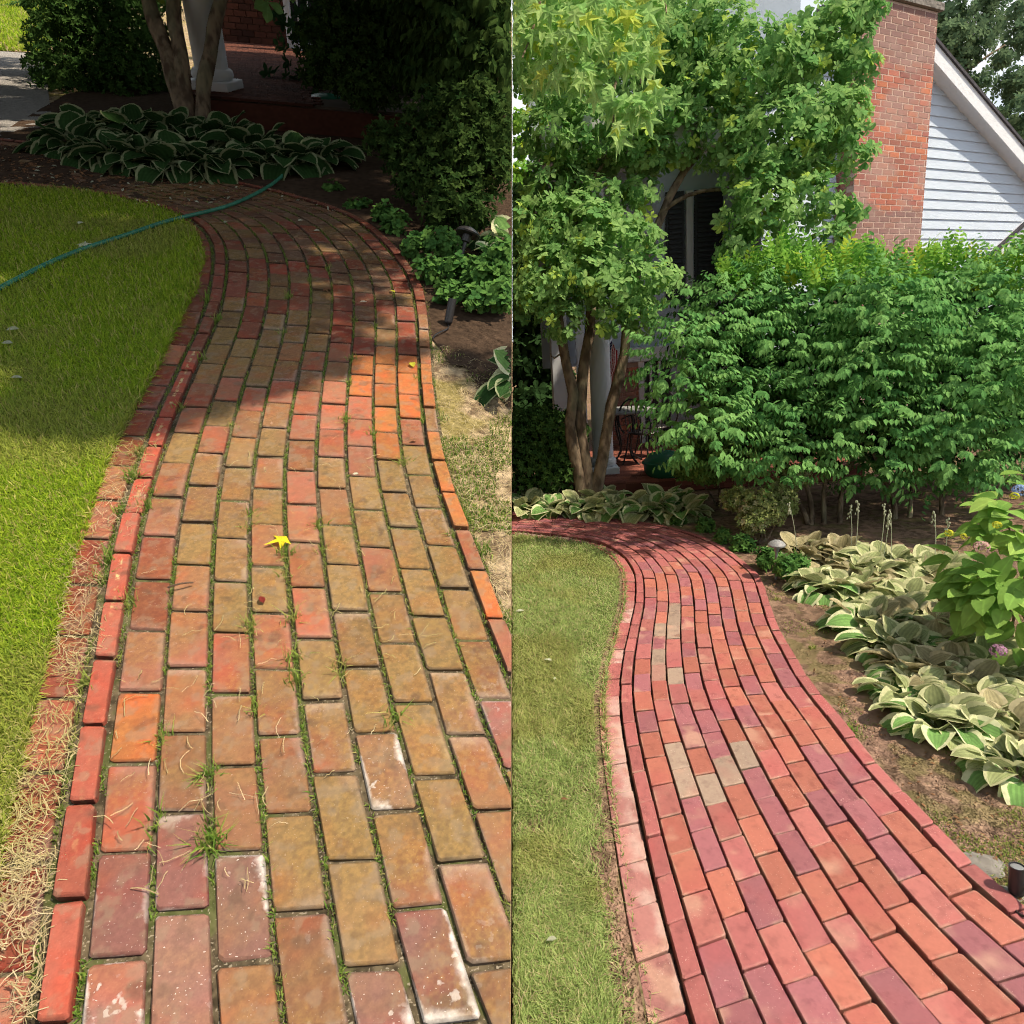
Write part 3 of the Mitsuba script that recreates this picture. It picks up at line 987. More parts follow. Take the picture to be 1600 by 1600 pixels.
def thin_right(d, p):
    bare = meshkit.fbm(np.c_[p * 3.0 + 40, np.zeros(len(p))], 3, 5)
    near = np.clip((3.8 - d) / 1.3, 0, 1)
    dist = shapely.distance(lawn_edge, shapely.points(p[:, 0], p[:, 1]))
    soil = np.clip(1.5 * np.clip((bare - .43) * 9, 0, 1) + np.clip(2.0 - dist / (.030 + .06 * meshkit.noise(np.c_[p * 6.0, np.zeros(len(p))], 21)), 0, 1), 0, 1)
    return np.clip(2.2 / d, 0, 1) ** 2 * np.clip(1 - near * soil, .05, 1)


_p = sample_in(lawnR.difference(lawn_edge.buffer(.022)), 105000, r, thin_right, 'R')
_dist = pix(np.c_[_p, np.zeros(len(_p))])[:, 2]
v, f, u = blades(_p, .056 * np.clip(_dist / 2.6, .9, 1.2), r, 'R', width=.0015 + .0009 * np.clip(_dist / 2.5, .6, 3.0), lean=1.0, lean_dir=.6)
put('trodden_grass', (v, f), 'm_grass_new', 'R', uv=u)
tag('trodden_grass', 'flattened olive green lawn grass left of the clean brick path', 'grass', kind='stuff')

# ================================================================ the level garden on the right: house
DW = np.array([math.sin(math.radians(63)), math.cos(math.radians(63)), 0.0])
NW = np.array([DW[1], -DW[0], 0.0])
UP = np.array([0, 0, 1.0])
P0 = RP(1437, 400, 10.0)
P0[2] = 0


def on_plane(px, py, P, n):
    d = ray(px, py)
    return EYE + d * ((P - EYE) @ n) / (d @ n)


def sz(px, py, back=0.0):
    """position along the gable wall and height of what this pixel shows of it"""
    q = on_plane(px, py, P0 - NW * back, NW)
    return (q - P0) @ DW, q[2]


def wbox(s0, s1, z0, z1, d0, d1):
    """a box on the gable wall: along, up, and out from d0 to d1 (metres in front of the chimney's face)"""
    v = np.array([P0 + DW * s + UP * z + NW * d for s in (s0, s1) for z in (z0, z1) for d in (d0, d1)])
    return trimesh.convex.convex_hull(v).vertices, trimesh.convex.convex_hull(v).faces


tag('house', 'white sided house with a red brick chimney and a columned porch', 'house')
# chimney
s_l, z_top = sz(1332, 330)[0], sz(1458, 16)[1]
CH = put('chimney', wbox(s_l + .006, -.006, 0, z_top - .006, -.62, -.005), 'm_mortar', 'R', 'house')
br = []
rb = np.random.default_rng(41)
course, zc, row = .0765, 1.95, 0
while zc + course < z_top + .03:
    s = s_l - (0.0 if row % 2 else .118)
    while s < 0:
        a, b = max(s, s_l), min(s + .226, 0.0)
        if b - a > .03:
            j = rb.uniform(-.002, .002, 3)
            br.append((wbox(a + .006, b - .006, zc + .006 + j[0], zc + course - .006 + j[1], -.02, -.001 + j[2] * .6), abs(a - s_l / 2)))
        s += .236
    for k in range(3):
        o = -.02 - k * .2 - (.1 if row % 2 else 0)
        q0, q1 = max(o - .19, -.61), o
        v = np.array([P0 + DW * (s_l + c) + UP * z + NW * d for c in (-.003, .02) for z in (zc + .005, zc + course - .005) for d in (q0, q1)])
        br.append(((trimesh.convex.convex_hull(v).vertices, trimesh.convex.convex_hull(v).faces), 5.0))
    zc += course
    row += 1
br.sort(key=lambda k: k[1])
rest = []
for k, (m, d) in enumerate(br):
    u = np.c_[np.full(len(m[0]), float(rb.integers(0, 4096)) + .5), np.full(len(m[0]), .5)]
    if d < 4 and k < 290:
        put('brick', m, 'm_wall_brick', 'R', CH, uv=u)
    else:
        rest.append((np.asarray(m[0]), np.asarray(m[1]), u))
v, f, u = merge(rest)
tag(put('side_bricks', (v, f), 'm_wall_brick', 'R', CH, uv=u), kind='stuff')
put('chimney_cap', wbox(s_l - .05, .05, z_top, z_top + .09, -.67, .05), 'm_stone', 'R', 'house')
put('flue_cap', wbox(s_l + .5, -.12, z_top + .09, z_top + .34, -.5, -.1), 'm_grey_metal', 'R', 'house')
# gable wall of horizontal boards, the rake and the roof
B = .30
ra, rb2 = sz(1455, 122, B), sz(1600, 285, B)
slope = (rb2[1] - ra[1]) / (rb2[0] - ra[0])
s_peak = s_l * .55
z_peak = ra[1] + slope * (s_peak - ra[0])
rake = lambda s: z_peak + slope * abs(s - s_peak)  # noqa: E731
S_LEFT = sz(1190, 300, B)[0]
bh = (sz(1447, 222, B)[1] - sz(1447, 238.5, B)[1])
z, k = 1.3, 0
while z < z_peak:
    zz = z + bh
    s1 = s_peak + (zz - z_peak) / slope if zz < z_peak else s_peak
    s1b = s_peak + (z - z_peak) / slope
    s0 = max(S_LEFT, 2 * s_peak - s1)
    s0b = max(S_LEFT, 2 * s_peak - s1b)
    if s1 - s0 > .05:
        v = [P0 + DW * s + UP * q + NW * (d - B) for s, q, d in ((s0b, z, 0), (s1b, z, 0), (s1, zz, 0), (s0, zz, 0), (s0b, z, .030), (s1b, z, .030), (s1, zz, .010), (s0, zz, .010))]
        h = trimesh.convex.convex_hull(np.array(v))
        put('siding_board', (h.vertices, h.faces), 'm_siding', 'R', 'house')
    z += bh
    k += 1
put('gable_wall', wbox(S_LEFT, s_peak + (1.3 - z_peak) / slope, 1.0, 1.3, -B - .1, -B + .005), 'm_white_paint', 'R', 'house')
put('foundation', wbox(S_LEFT, 5.5, 0, .995, -B - .3, -B + .02), 'm_dim_mortar', 'R', 'house')  # darkened mortar stands in for the shade behind the shrub
for s_end, nm in ((6.5, 'rake_board'), (S_LEFT - .4, 'rake_board')):
    def prism(zo0, zo1, d0, d1):
        v = np.array([P0 + DW * s + UP * (rake(s) + zo) + NW * (d - B) for s in (s_peak, s_end) for zo in (zo0, zo1) for d in (d0, d1)])
        h = trimesh.convex.convex_hull(v)
        return h.vertices, h.faces
    put(nm, prism(-.06, .17, .20, .24), 'm_white_paint', 'R', 'house')
    put('soffit', prism(-.03, .0, -.02, .199), 'm_white_paint', 'R', 'house')
    put('roof', prism(.172, .215, -4.0, .27), 'm_roof', 'R', 'house')
# lower roof edge at the right
a, b = RP(1528, 420, 8.6), RP(1680, 282, 8.6)
ax = unit(b - a)
for nm, o0, o1, d0, d1, m in (('lower_fascia', -.20, .0, 0, .03, 'm_white_paint'), ('lower_soffit', -.05, -.004, .035, .35, 'm_white_paint'), ('lower_roof', .002, .035, -.03, .10, 'm_roof')):
    up2 = unit(np.cross(np.cross(ax, UP), ax))
    v = np.array([p + up2 * o + np.array([.3, 1.0, 0]) * d for p in (a, b) for o in (o0, o1) for d in (d0, d1)])
    h = trimesh.convex.convex_hull(v)
    put(nm, (h.vertices, h.faces), m, 'R', 'house')

# porch with columns
ZF = .17
FY, WY = 7.95, 10.8
XL, XR, XB = .70, 4.3, 2.45
put('porch_floor', boxm(((XL + XR) / 2, (FY + WY) / 2, ZF / 2), (XR - XL, WY - FY, ZF), bevel=.01), mat('porch_brick', princ(proc(lambda p, n, uv: mix((.10, .035, .025), (.24, .085, .06), cell_rand(p.x / .2 + .5 * cell_rand(dr.floor(p.y / .1)), p.y / .1, p.z / .07)) * (.7 + .5 * fbm(p.x * 9, p.y * 9, 0.0, 3)) * (.55 + .45 * smoothstep(.0, .08, (p.y / .1 - dr.floor(p.y / .1))))), .8, .25)), 'R', 'house')


def column(cx, cy, z0, z1, rad, side, parent):
    prof = [(0, z0 + .19), (rad, z0 + .19), (rad * .99, z0 + .8), (rad * .95, (z0 + z1) / 2), (rad * .84, z1 - .02), (0, z1 - .02)]
    shaft = lathe(prof, 28)
    ring = lathe([(0, z0 + .09)] + [(rad * (1.06 + .20 * math.sin(t)), z0 + .145 - .055 * math.cos(t)) for t in np.linspace(0, math.pi, 9)] + [(0, z0 + .2)], 28)
    k = put('column', moved(shaft, (cx, cy, 0)), 'm_white_paint', side, parent, smooth=40)
    if k:
        put('base_ring', moved(ring, (cx, cy, 0)), 'm_white_paint', side, k, smooth=40)
        put('plinth', boxm((cx, cy, z0 + .045), (rad * 2.7, rad * 2.7, .09), bevel=.008), 'm_white_paint', side, k)
    return k


c1 = RG(943, 738, ZF)
Z_BEAM = RP(1000, 262, 8.1)[2]
column(c1[0], max(c1[1], FY + .22), ZF, Z_BEAM, .135, 'R', 'house')
c2 = RP(876, 640, 10.6)
put('corner_pilaster', boxm((c2[0], 10.5, Z_BEAM / 2), (.25, .28, Z_BEAM), bevel=.01), 'm_white_paint', 'R', 'house')
put('corner_pilaster', boxm((c2[0] + .34, 10.62, Z_BEAM / 2), (.12, .2, Z_BEAM), bevel=.01), 'm_white_paint', 'R', 'house')
put('porch_beam', boxm(((XL + XB) / 2, FY + .25, Z_BEAM + .19), (XB - XL + .2, .36, .378), bevel=.02), 'm_white_paint', 'R', 'house')
put('porch_ceiling', boxm(((XL + XB) / 2, (FY + WY) / 2 + .2, Z_BEAM + .41), (XB - XL + .1, WY - FY - .2, .04)), 'm_white_paint', 'R', 'house')
# wall behind the porch
zb = RP(985, 566, 10.8)[2]
xs = lambda px, py=600, d=10.75: RP(px, py, d)[0]  # noqa: E731
put('entry_wall', boxm(((xs(930) + xs(996)) / 2, WY + .06, (ZF + zb) / 2), (xs(996) - xs(930), .10, zb - ZF)), 'm_mortar', 'R', 'house')
ew = f'house__entry_wall'
row, z = 0, ZF
while z < zb - .08:
    x = xs(930) - (.11 if row % 2 else 0)
    while x < xs(996):
        a, b = max(x, xs(930)), min(x + .2, xs(996))
        if b - a > .03:
            put('brick', boxm(((a + b) / 2, WY, z + .036), (b - a - .008, .04, .064)), 'm_wall_brick', 'R', ew, uv=np.full((8, 2), float(rb.integers(0, 4096)) + .5))
        x += .21
    z += .076
    row += 1
put('upper_wall', boxm((2.6, WY + .1, (zb + 6.5) / 2), (3.9, .1, 6.5 - zb)), 'm_siding', 'R', 'house')
put('side_wall', boxm(((xs(1046) + 4.4) / 2, WY + .1, (ZF + zb) / 2), (4.4 - xs(1046), .09, zb - ZF - .004)), 'm_siding', 'R', 'house')
DR = put('door', boxm(((xs(1004) + xs(1046)) / 2, WY + .03, (ZF + zb) / 2), (xs(1046) - xs(1004), .06, zb - ZF)), 'm_shutter', 'R', 'house')
for px in (1000, 1014.5, 1028):
    put('door_frame', boxm((xs(px), WY - .03, (ZF + zb) / 2), ((.085 if px == 1000 else .035), .05, zb - ZF)), 'm_white_paint', 'R', DR)
put('door_head', boxm((xs(1010), WY - .04, zb + .12), (1.5, .09, .22), bevel=.01), 'm_white_paint', 'R', 'house')
for (q0, q1, nm) in ((1031, 1059, 'shutter'), (1074, 1116, 'shutter'), (1061, 1072, 'window')):
    z0, z1 = RP(1050, 470, 10.6)[2], RP(1050, 312, 10.6)[2]
    c = ((xs(q0, 400, 10.6) + xs(q1, 400, 10.6)) / 2, WY + .02, (z0 + z1) / 2)
    w_ = xs(q1, 400, 10.6) - xs(q0, 400, 10.6)
    if nm == 'window':
        put('window_frame', boxm(c, (w_, .06, z1 - z0), bevel=.01), 'm_white_paint', 'R', 'house')
        continue
    sh = put('shutter', boxm(c, (w_, .03, z1 - z0)), 'm_shutter', 'R', 'house')
    for zz in np.arange(z0 + .06, z1 - .05, .07):
        put('slat', boxm((c[0], WY + .0, zz), (w_ - .07, .022, .05), bevel=.008), 'm_shutter', 'R', sh)

# flag hanging beside the column
n, m_ = 26, 14
gu, gv = np.meshgrid(np.linspace(0, 1, n), np.linspace(0, 1, m_), indexing='ij')
tl, tr, bl, brr = RP(946, 522, 8.75), RP(966, 548, 8.6), RP(946, 612, 8.72), RP(955, 605, 8.62)
gp = (tl[None, None] * ((1 - gu) * (1 - gv))[..., None] + tr * ((1 - gu) * gv)[..., None] + bl * (gu * (1 - gv))[..., None] + brr * (gu * gv)[..., None])
gp[..., 1] += .035 * np.sin(gv * 16 + gu * 3) * (.3 + gu)
gp[..., 0] += .012 * np.sin(gu * 9 + gv * 5)
ii, jj = np.meshgrid(np.arange(n - 1), np.arange(m_ - 1), indexing='ij')
q = np.stack([ii * m_ + jj, ii * m_ + jj + 1, (ii + 1) * m_ + jj + 1, (ii + 1) * m_ + jj], -1).reshape(-1, 4)
fuv = np.stack([gu, 1 - gv], -1).reshape(-1, 2)
fk = numbered('flag')
put('cloth', (gp.reshape(-1, 3), q), 'm_flag', 'R', fk, uv=fuv, smooth=True)
put('pole', tube(curve([RP(938, 560, 8.4), RP(952, 535, 8.6), RP(968, 506, 8.7)], 8), .012, 8), 'm_white_paint', 'R', fk)
tag(fk, 'striped flag with a starred blue corner hanging by the porch column', 'flag')

# patio set on the porch
tk = numbered('patio_table')
tc = np.array([RP(975, 662, 9.3)[0], 9.2, ZF])
put('table_top', moved(lathe([(0, .70), (.40, .70), (.415, .71), (.415, .725), (.40, .735), (0, .735)], 32), tc), 'm_grey_metal', 'R', tk, smooth=30)
for k in range(4):
    a = k * math.pi / 2 + .5
    e = np.array([math.cos(a), math.sin(a), 0])
    put('leg', tube(curve([tc + e * .10 + UP * .70, tc + e * .16 + UP * .5, tc + e * .10 + UP * .28, tc + e * .28 + UP * .0], 12), .013, 8), 'm_black_metal', 'R', tk)
tag(tk, 'round black iron patio table on the porch', 'table')


def patio_chair(c, rot, label):
    ck = numbered('patio_chair')
    R_ = np.array([[math.cos(rot), -math.sin(rot), 0], [math.sin(rot), math.cos(rot), 0], [0, 0, 1]])
    W = lambda p: np.asarray(p) @ R_.T + c  # noqa: E731
    v, f = lathe([(0, .42), (.20, .42), (.21, .43), (.20, .445), (0, .445)], 20)
    put('seat', (W(v), f), 'm_black_metal', 'R', ck, smooth=30)
    for sx, sy in ((-1, -1), (1, -1), (-1, 1), (1, 1)):
        put('leg', tube(curve([W((sx * .15, sy * .15, .42)), W((sx * .17, sy * .16, .22)), W((sx * .21, sy * .21, 0))], 8), .011, 8), 'm_black_metal', 'R', ck)
    bars = [tube(curve([W((-.19, .18, .43)), W((-.21, .24, .75)), W((0, .27, .90)), W((.21, .24, .75)), W((.19, .18, .43))], 20), .012, 8)]
    for x in (-.12, -.06, 0, .06, .12):
        bars.append(tube(curve([W((x, .19, .44)), W((x * 1.05, .24, .66)), W((x, .265, .86 - abs(x) * .6))], 6), .007, 6))
    bars.append(tube(curve([W((-.2, .22, .62)), W((-.23, .02, .64)), W((-.2, -.12, .62)), W((-.18, -.14, .43))], 12), .010, 6))
    bars.append(tube(curve([W((.2, .22, .62)), W((.23, .02, .64)), W((.2, -.12, .62)), W((.18, -.14, .43))], 12), .010, 6))
    put('backrest', join(bars), 'm_black_metal', 'R', ck)
    tag(ck, label, 'chair')


patio_chair(np.array([xs(1003, 680, 9.2), 9.0, ZF]), 2.3, 'black iron patio chair right of the round patio table')
patio_chair(np.array([xs(1026, 680, 9.4), 9.5, ZF]), -.9, 'black iron patio chair beside the dark door, behind the other chair')

# green tub
def tub(center, side, label, rad=.2):
    k = numbered('garden_tub')
    put('tub', moved(lathe([(0, 0), (rad * .8, .0), (rad * .95, .05), (rad, .14), (rad * .96, .20), (rad * .7, .27), (rad * .3, .30), (0, .305)], 28), center), 'm_green_plastic', side, k, smooth=50)
    put('rim', moved(lathe([(rad * .98, .15), (rad * 1.06, .155), (rad * 1.07, .175), (rad * .97, .185)], 28), center), 'm_green_plastic', side, k, smooth=40)
    tag(k, label, 'container')


tub(RG(1040, 742, ZF) * [1, 1, 1], 'R', 'green rounded plastic tub at the porch edge behind the pale shrub', .27)

# ================================================================ trees
def stem(pts, r0, r1, key, side, name='trunk', n=18, sides=9):
    c = curve(pts, n)
    rr = np.linspace(r0, r1, n) * (1 + .06 * np.sin(np.arange(n) * 1.7))
    c = c + .012 * np.sin(np.arange(n)[:, None] * np.array([1.3, .9, 0]))
    return put(name, tube(c, rr, sides), 'm_bark', side, key, smooth=60)


def wpts(L, d0, d1=None, side='R'):
    g = RP if side == 'R' else LP
    d = np.linspace(d0, d1 or d0, len(L))
    return [g(x, y, q) for (x, y), q in zip(L, d)]


def foliage(clumps, n, proto, scale, bsdf, side, key, r, name='crown', up=.5, jitter=.6, shell=.5, kinds=4096, flat=False):
    """clumps: (px, py, depth, radius in metres, flatness)"""
    g = RP if side == 'R' else LP
    cl = [(*g(c[0], c[1], c[2]), c[3], c[4] if len(c) > 4 else .8) for c in clumps]
    p, d, _ = clump_points(cl, n, r, shell)
    upv = np.array([0, 0, 1.0])
    if flat:
        xd = unit(d * [1, 1, .25] + r.normal(0, .35, d.shape) * [1, 1, .5])
        zd = upv + r.normal(0, .25, d.shape)
    else:
        xd = unit(d + upv * up + r.normal(0, jitter, d.shape))
        zd = r.normal(size=d.shape)
    sc = scale * r.uniform(.7, 1.25, n)
    v, f, u = scatter(proto, p, xd, zd, sc, r.integers(0, kinds, n))
    return put(name, (v, f), bsdf, side, key, uv=u)


r = np.random.default_rng(51)
MT = numbered('magnolia_tree')
tag(MT, 'three stemmed broadleaf tree in front of the white porch column', 'tree')
D = 7.7
stem(wpts([(910, 800), (905, 745), (894, 690), (888, 660), (897, 622), (886, 575), (878, 540), (874, 490), (868, 400)], D, 7.5), .075, .045, MT, 'R')
stem(wpts([(918, 800), (916, 745), (910, 690), (908, 610), (912, 560), (921, 520), (924, 470), (906, 400), (902, 300), (906, 230), (900, 120)], D, 7.7), .078, .035, MT, 'R')
stem(wpts([(930, 800), (934, 745), (945, 700), (955, 640), (969, 580), (978, 520), (985, 470), (1010, 400), (1035, 330), (1062, 280), (1110, 220), (1180, 140)], D, 7.6), .075, .03, MT, 'R')
for L, a in (([(985, 470), (1040, 440), (1080, 452), (1125, 460)], .022), ([(1035, 330), (1090, 300), (1160, 300), (1230, 330)], .026), ([(1110, 220), (1200, 240), (1290, 220)], .022), ([(906, 400), (860, 360), (820, 350)], .025), ([(880, 545), (866, 560), (862, 552)], .012), ([(902, 300), (960, 240), (1010, 180)], .025)):
    stem(wpts(L, 7.6, 7.2), a, a * .4, MT, 'R', 'limb', 10, 6)
CL = [(850, 440, 7.0, .46), (918, 425, 6.9, .42), (960, 455, 6.8, .34), (1005, 440, 6.9, .36), (900, 365, 7.1, .52), (975, 375, 7.0, .42), (832, 355, 7.2, .44), (1000, 497, 6.8, .22), (880, 500, 6.9, .26), (815, 470, 7.0, .25),
      (950, 505, 6.9, .15), (860, 300, 7.4, .40), (1180, 110, 7.2, .62), (1265, 90, 7.2, .52), (1310, 50, 7.1, .40), (1140, 215, 7.2, .42), (1225, 215, 7.0, .55), (1290, 195, 7.0, .42), (1325, 245, 6.9, .24), (1190, 325, 6.9, .42), (1262, 315, 6.9, .34), (1296, 375, 6.8, .24),
      (1150, 395, 6.9, .20), (1215, 400, 6.8, .22), (850, 60, 8.2, .8), (950, 55, 8.2, .75), (1060, 50, 7.8, .65), (1085, 140, 7.6, .42), (1000, 160, 7.8, .45), (1340, 110, 7.0, .26), (1330, 330, 6.8, .14), (870, 190, 7.8, .36), (1345, 20, 7.0, .25), (940, 230, 7.6, .40), (1010, 240, 7.4, .36), (1060, 215, 7.3, .34), (900, 250, 7.5, .3), (1000, 300, 7.3, .22), (940, 310, 7.2, .3), (1050, 90, 7.5, .5), (1120, 60, 7.4, .5), (1100, 150, 7.2, .4)]
wh = whorl(leaf(1.0, .60, 3, .64, .12, .22), 5, 72, np.random.default_rng(1))
foliage(CL + [(880, 150, 7.2, .34), (860, 210, 7.2, .34), (930, 185, 7.2, .34), (990, 215, 7.1, .30), (1040, 175, 7.1, .3), (900, 225, 7.1, .25), (1180, 270, 7.0, .32), (1245, 268, 7.0, .3), (1160, 360, 6.9, .22), (1320, 170, 7.0, .26)], 8200, wh, .090, 'm_leaf_magnolia', 'R', MT, r, up=.45, jitter=.6, shell=.45)

# trees behind the house
def far_tree(label, trunk, clumps, n, bsdf, side, scale, tr=.2, r=r, group=None):
    k = numbered('background_tree')
    g = RP if side == 'R' else LP
    stem([g(*q) for q in trunk], tr, tr * .3, k, side, n=12)
    foliage(clumps, n, wh, scale, bsdf, side, k, r, up=.2, jitter=.7, shell=.25)
    tag(k, label, 'tree', group)
    return k


k = far_tree('tall airy tree behind the roof, right beside the chimney top', [(1500, 420, 20), (1500, 200, 20), (1510, 100, 20), (1530, 0, 20)], [(1480, 25, 20, .8), (1510, 70, 20, .8), (1490, 100, 20, .6), (1545, 40, 20, .5), (1530, 130, 20, .45), (1565, 95, 20.5, .35), (1485, 60, 19.5, .6), (1545, 0, 20, .5)], 1150, 'm_leaf_far', 'R', .16, .16)
for L in ([(1510, 110), (1540, 90), (1570, 70)], [(1505, 130), (1480, 80), (1470, 40)]):
    stem(wpts(L, 20), .05, .02, k, 'R', 'limb', 8, 5)
far_tree('dark tree behind the roof at the right edge', [(1640, 420, 22), (1630, 200, 22), (1620, 60, 22)], [(1590, 180, 21, .8), (1600, 60, 22, .7), (1585, 130, 22, .6), (1610, 215, 21, .8), (1620, 130, 22, 1.0), (1595, 20, 22, .6)], 1100, 'm_leaf_far', 'R', .17, .25)
k = far_tree('dark tree in the woods left of the porch', [(822, 690, 17), (820, 540, 17), (822, 380, 17)], [(810, 420, 17, 1.3), (850, 400, 17, 1.2), (835, 480, 17, 1.1), (820, 560, 17, .9), (855, 580, 17, .8), (810, 330, 17, .7), (845, 630, 16.5, .7), (812, 650, 16.5, .8), (840, 340, 17, .7)], 2300, 'm_leaf_dark', 'R', .26, .2)
far_tree('pale sunlit tree far behind the porch at left', [(812, 600, 26), (814, 400, 26)], [(815, 285, 26, .9), (830, 300, 26, .8), (805, 310, 26, .7), (840, 150, 27, .5), (808, 190, 26, .5), (812, 230, 26, .4)], 700, 'm_leaf_young', 'R', .3, .2)

# ================================================================ shrubs
HG = numbered('clipped_hedge')
tag(HG, 'low dark green clipped hedge left of the tree trunks', 'hedge')
hl = [(x, y, 7.9 + .5 * q, .30, .9) for q in (0, 1) for x in (812, 850, 880) for y in (672, 705, 735)] + [(835, 665, 8.3, .30), (870, 672, 8.3, .28)]
sm = whorl(leaf(1.0, .5, 2, .5, .1, .2), 5, 60, np.random.default_rng(2))
foliage(hl, 5200, sm, .042, 'm_leaf_hedge', 'R', HG, r, up=.3, shell=.65)

SB = numbered('dense_shrub')
tag(SB, 'large dense dark green shrub with layered leaves behind the hostas', 'shrub')
sp = spray(leaf(1.0, .50, 2, .42, .16, .22), 4, .62, 38, np.random.default_rng(3))
cs, rr_ = [], np.random.default_rng(61)
for yy, x0, x1, rad in ((455, 1165, 1640, .40), (505, 1112, 1640, .42), (560, 1075, 1640, .44), (615, 1070, 1640, .44), (665, 1095, 1640, .40), (702, 1150, 1235, .30), (702, 1340, 1640, .34), (738, 1370, 1640, .24)):
    for x in np.arange(x0, x1, 62):
        cs.append((x + rr_.uniform(-22, 22), yy + rr_.uniform(-18, 18), 6.1 + rr_.uniform(-.25, .75) - .0006 * (x - 1100), rad * rr_.uniform(.75, 1.1), .75))
foliage(cs, 4300, sp, .078, 'm_leaf_dense', 'R', SB, r, flat=True, shell=.75)
inn = [(x, y, 6.9 + rr_.uniform(0, .5), .42, .8) for y in (470, 540, 610, 665) for x in np.arange(1110 + (y - 470) * .25, 1650, 70)]
foliage(inn, 2400, sp, .10, 'm_leaf_dark', 'R', SB, r, name='inner_foliage', flat=True, shell=.2)  # darker leaf colour paints the shade in the gaps of the shrub
top = [(x, 428 + 14 * math.sin(x * .05) + rr_.uniform(-8, 14), 6.3 + rr_.uniform(-.2, .5), rr_.uniform(.16, .26), .9) for x in np.arange(1150, 1620, 30)]
sh = spray(leaf(1.0, .46, 2, .42, .14, .2), 4, .55, 5, np.random.default_rng(4))
g = [(*RP(*c[:3]), c[3], c[4]) for c in top]
p, d, _ = clump_points(g, 620, r, .3)
v, f, u = scatter(sh, p, unit(np.array([0, 0, 1.0]) + r.normal(0, .35, d.shape)), r.normal(size=d.shape), .075 * r.uniform(.7, 1.2, len(p)), r.integers(0, 4096, len(p)))
put('young_shoots', (v, f), 'm_leaf_young', 'R', SB, uv=u)
for L in ([(1268, 822), (1258, 740), (1236, 670), (1210, 600)], [(1288, 822), (1292, 750), (1310, 690), (1320, 600)], [(1312, 818), (1318, 760), (1340, 700), (1370, 610)], [(1398, 815), (1384, 750), (1352, 690), (1330, 620)], [(1420, 815), (1428, 750), (1440, 680)], [(1470, 820), (1478, 740), (1500, 660)], [(1545, 820), (1540, 740), (1560, 650)], [(1262, 820), (1236, 755), (1200, 690)]):
    stem(wpts(L, 6.5, 6.6), .026, .012, SB, 'R', 'stem', 12, 6)

for lab, cl_, n_, cat in (('pale green small leaved shrub beside the porch step', [(1080, 705, 7.1, .17), (1120, 705, 7.0, .20), (1150, 725, 6.9, .17), (1105, 735, 6.9, .18), (1070, 735, 7.1, .12), (1135, 690, 7.1, .14)], 1500, 'a'),
                          ('cream variegated shrub at the bend of the clean path', [(1150, 780, 6.2, .15), (1185, 790, 6.1, .18), (1205, 800, 6.0, .14), (1175, 815, 6.0, .13), (1215, 770, 6.2, .14), (1240, 745, 6.4, .15), (1230, 790, 6.1, .1)], 1700, 'b')):
    k = numbered('small_shrub')
    tag(k, lab, 'shrub')
    foliage(cl_, n_, sm, .038 if cat == 'b' else .042, 'm_leaf_pale' if cat == 'b' else 'm_leaf_azalea', 'R', k, r, up=.5, shell=.3)
    b = RG(1120, 790) if cat == 'a' else RG(1185, 850)
    for q in range(4):
        e = RP(cl_[q][0], cl_[q][1], cl_[q][2])
        stem([b, (b + e) / 2 + [.03 * q, 0, -.06], e], .012, .005, k, 'R', 'stem', 8, 5)
k = numbered('ground_cover')
tag(k, 'low green leafy ground cover at the bend, beside the path light', 'plant', kind='stuff')
foliage([(1200, 870, 5.35, .10), (1225, 885, 5.1, .09), (1160, 850, 5.9, .10), (1100, 820, 6.5, .09), (1060, 812, 6.8, .08), (1130, 838, 6.1, .08), (1245, 880, 5.2, .08)], 420, sm, .05, 'm_leaf_ivy', 'R', k, r, up=.7, shell=.2)

# ================================================================ hostas
def hosta_leaf(kind, seed):
    """stalk and blade in one mesh, leaving the origin along +x; kind 0 inner, 1 middle, 2 outer"""
    q = np.random.default_rng(seed)
    ang0, ang1, ln = ((76, 22, .72), (64, -28, .92), (50, -66, 1.0))[kind]
    a = np.radians(np.linspace(ang0, ang1, 12))
    stp = np.r_[0, np.full(11, ln / 11)]
    x, z = np.cumsum(stp * np.cos(a)), np.cumsum(stp * np.sin(a))
    V, U, rows = [], [], []
    for i in range(12):
        t = (i - 4) / 7.0
        if t < 0:
            w = .018
        else:
            w = .235 * (math.sin(math.pi * min(t, 1) ** .60)) ** .62 + .004
        nx, nz = -math.sin(a[i]), math.cos(a[i])
        row = []
        for j in range(5):
            s = (j - 2) / 2
            lift = w * (.26 * abs(s) ** 1.5 - .05) + (.018 * math.sin(5.5 * t + 2 * s + seed) * abs(s) if t > 0 else 0)
            row.append(len(V))
            V.append((x[i] + nx * lift, s * w, z[i] + nz * lift))
            U.append((.02 if t < 0 else .06 + .9 * min(t, 1), .5 + .5 * s if t >= 0 else .5))
        rows.append(row)
    Fc = []
    for i in range(11):
        for j in range(4):
            Fc += [(rows[i][j], rows[i + 1][j], rows[i + 1][j + 1]), (rows[i][j], rows[i + 1][j + 1], rows[i][j + 1])]
    return np.array(V), np.array(Fc), np.array(U)


HL_CACHE = {}


def hosta_shape(kind, tone, var):
    if (kind, tone, var) not in HL_CACHE:
        v, f, u = hosta_leaf(kind, var + 3 * kind)
        u = u.copy()
        u[:, 0] += tone * 64 + (7 * var + 13 * kind) % 64
        HL_CACHE[kind, tone, var] = (mikit.ply((v, f), 'm_hosta', smooth=True, uv=u), v, f, u)
    return HL_CACHE[kind, tone, var]


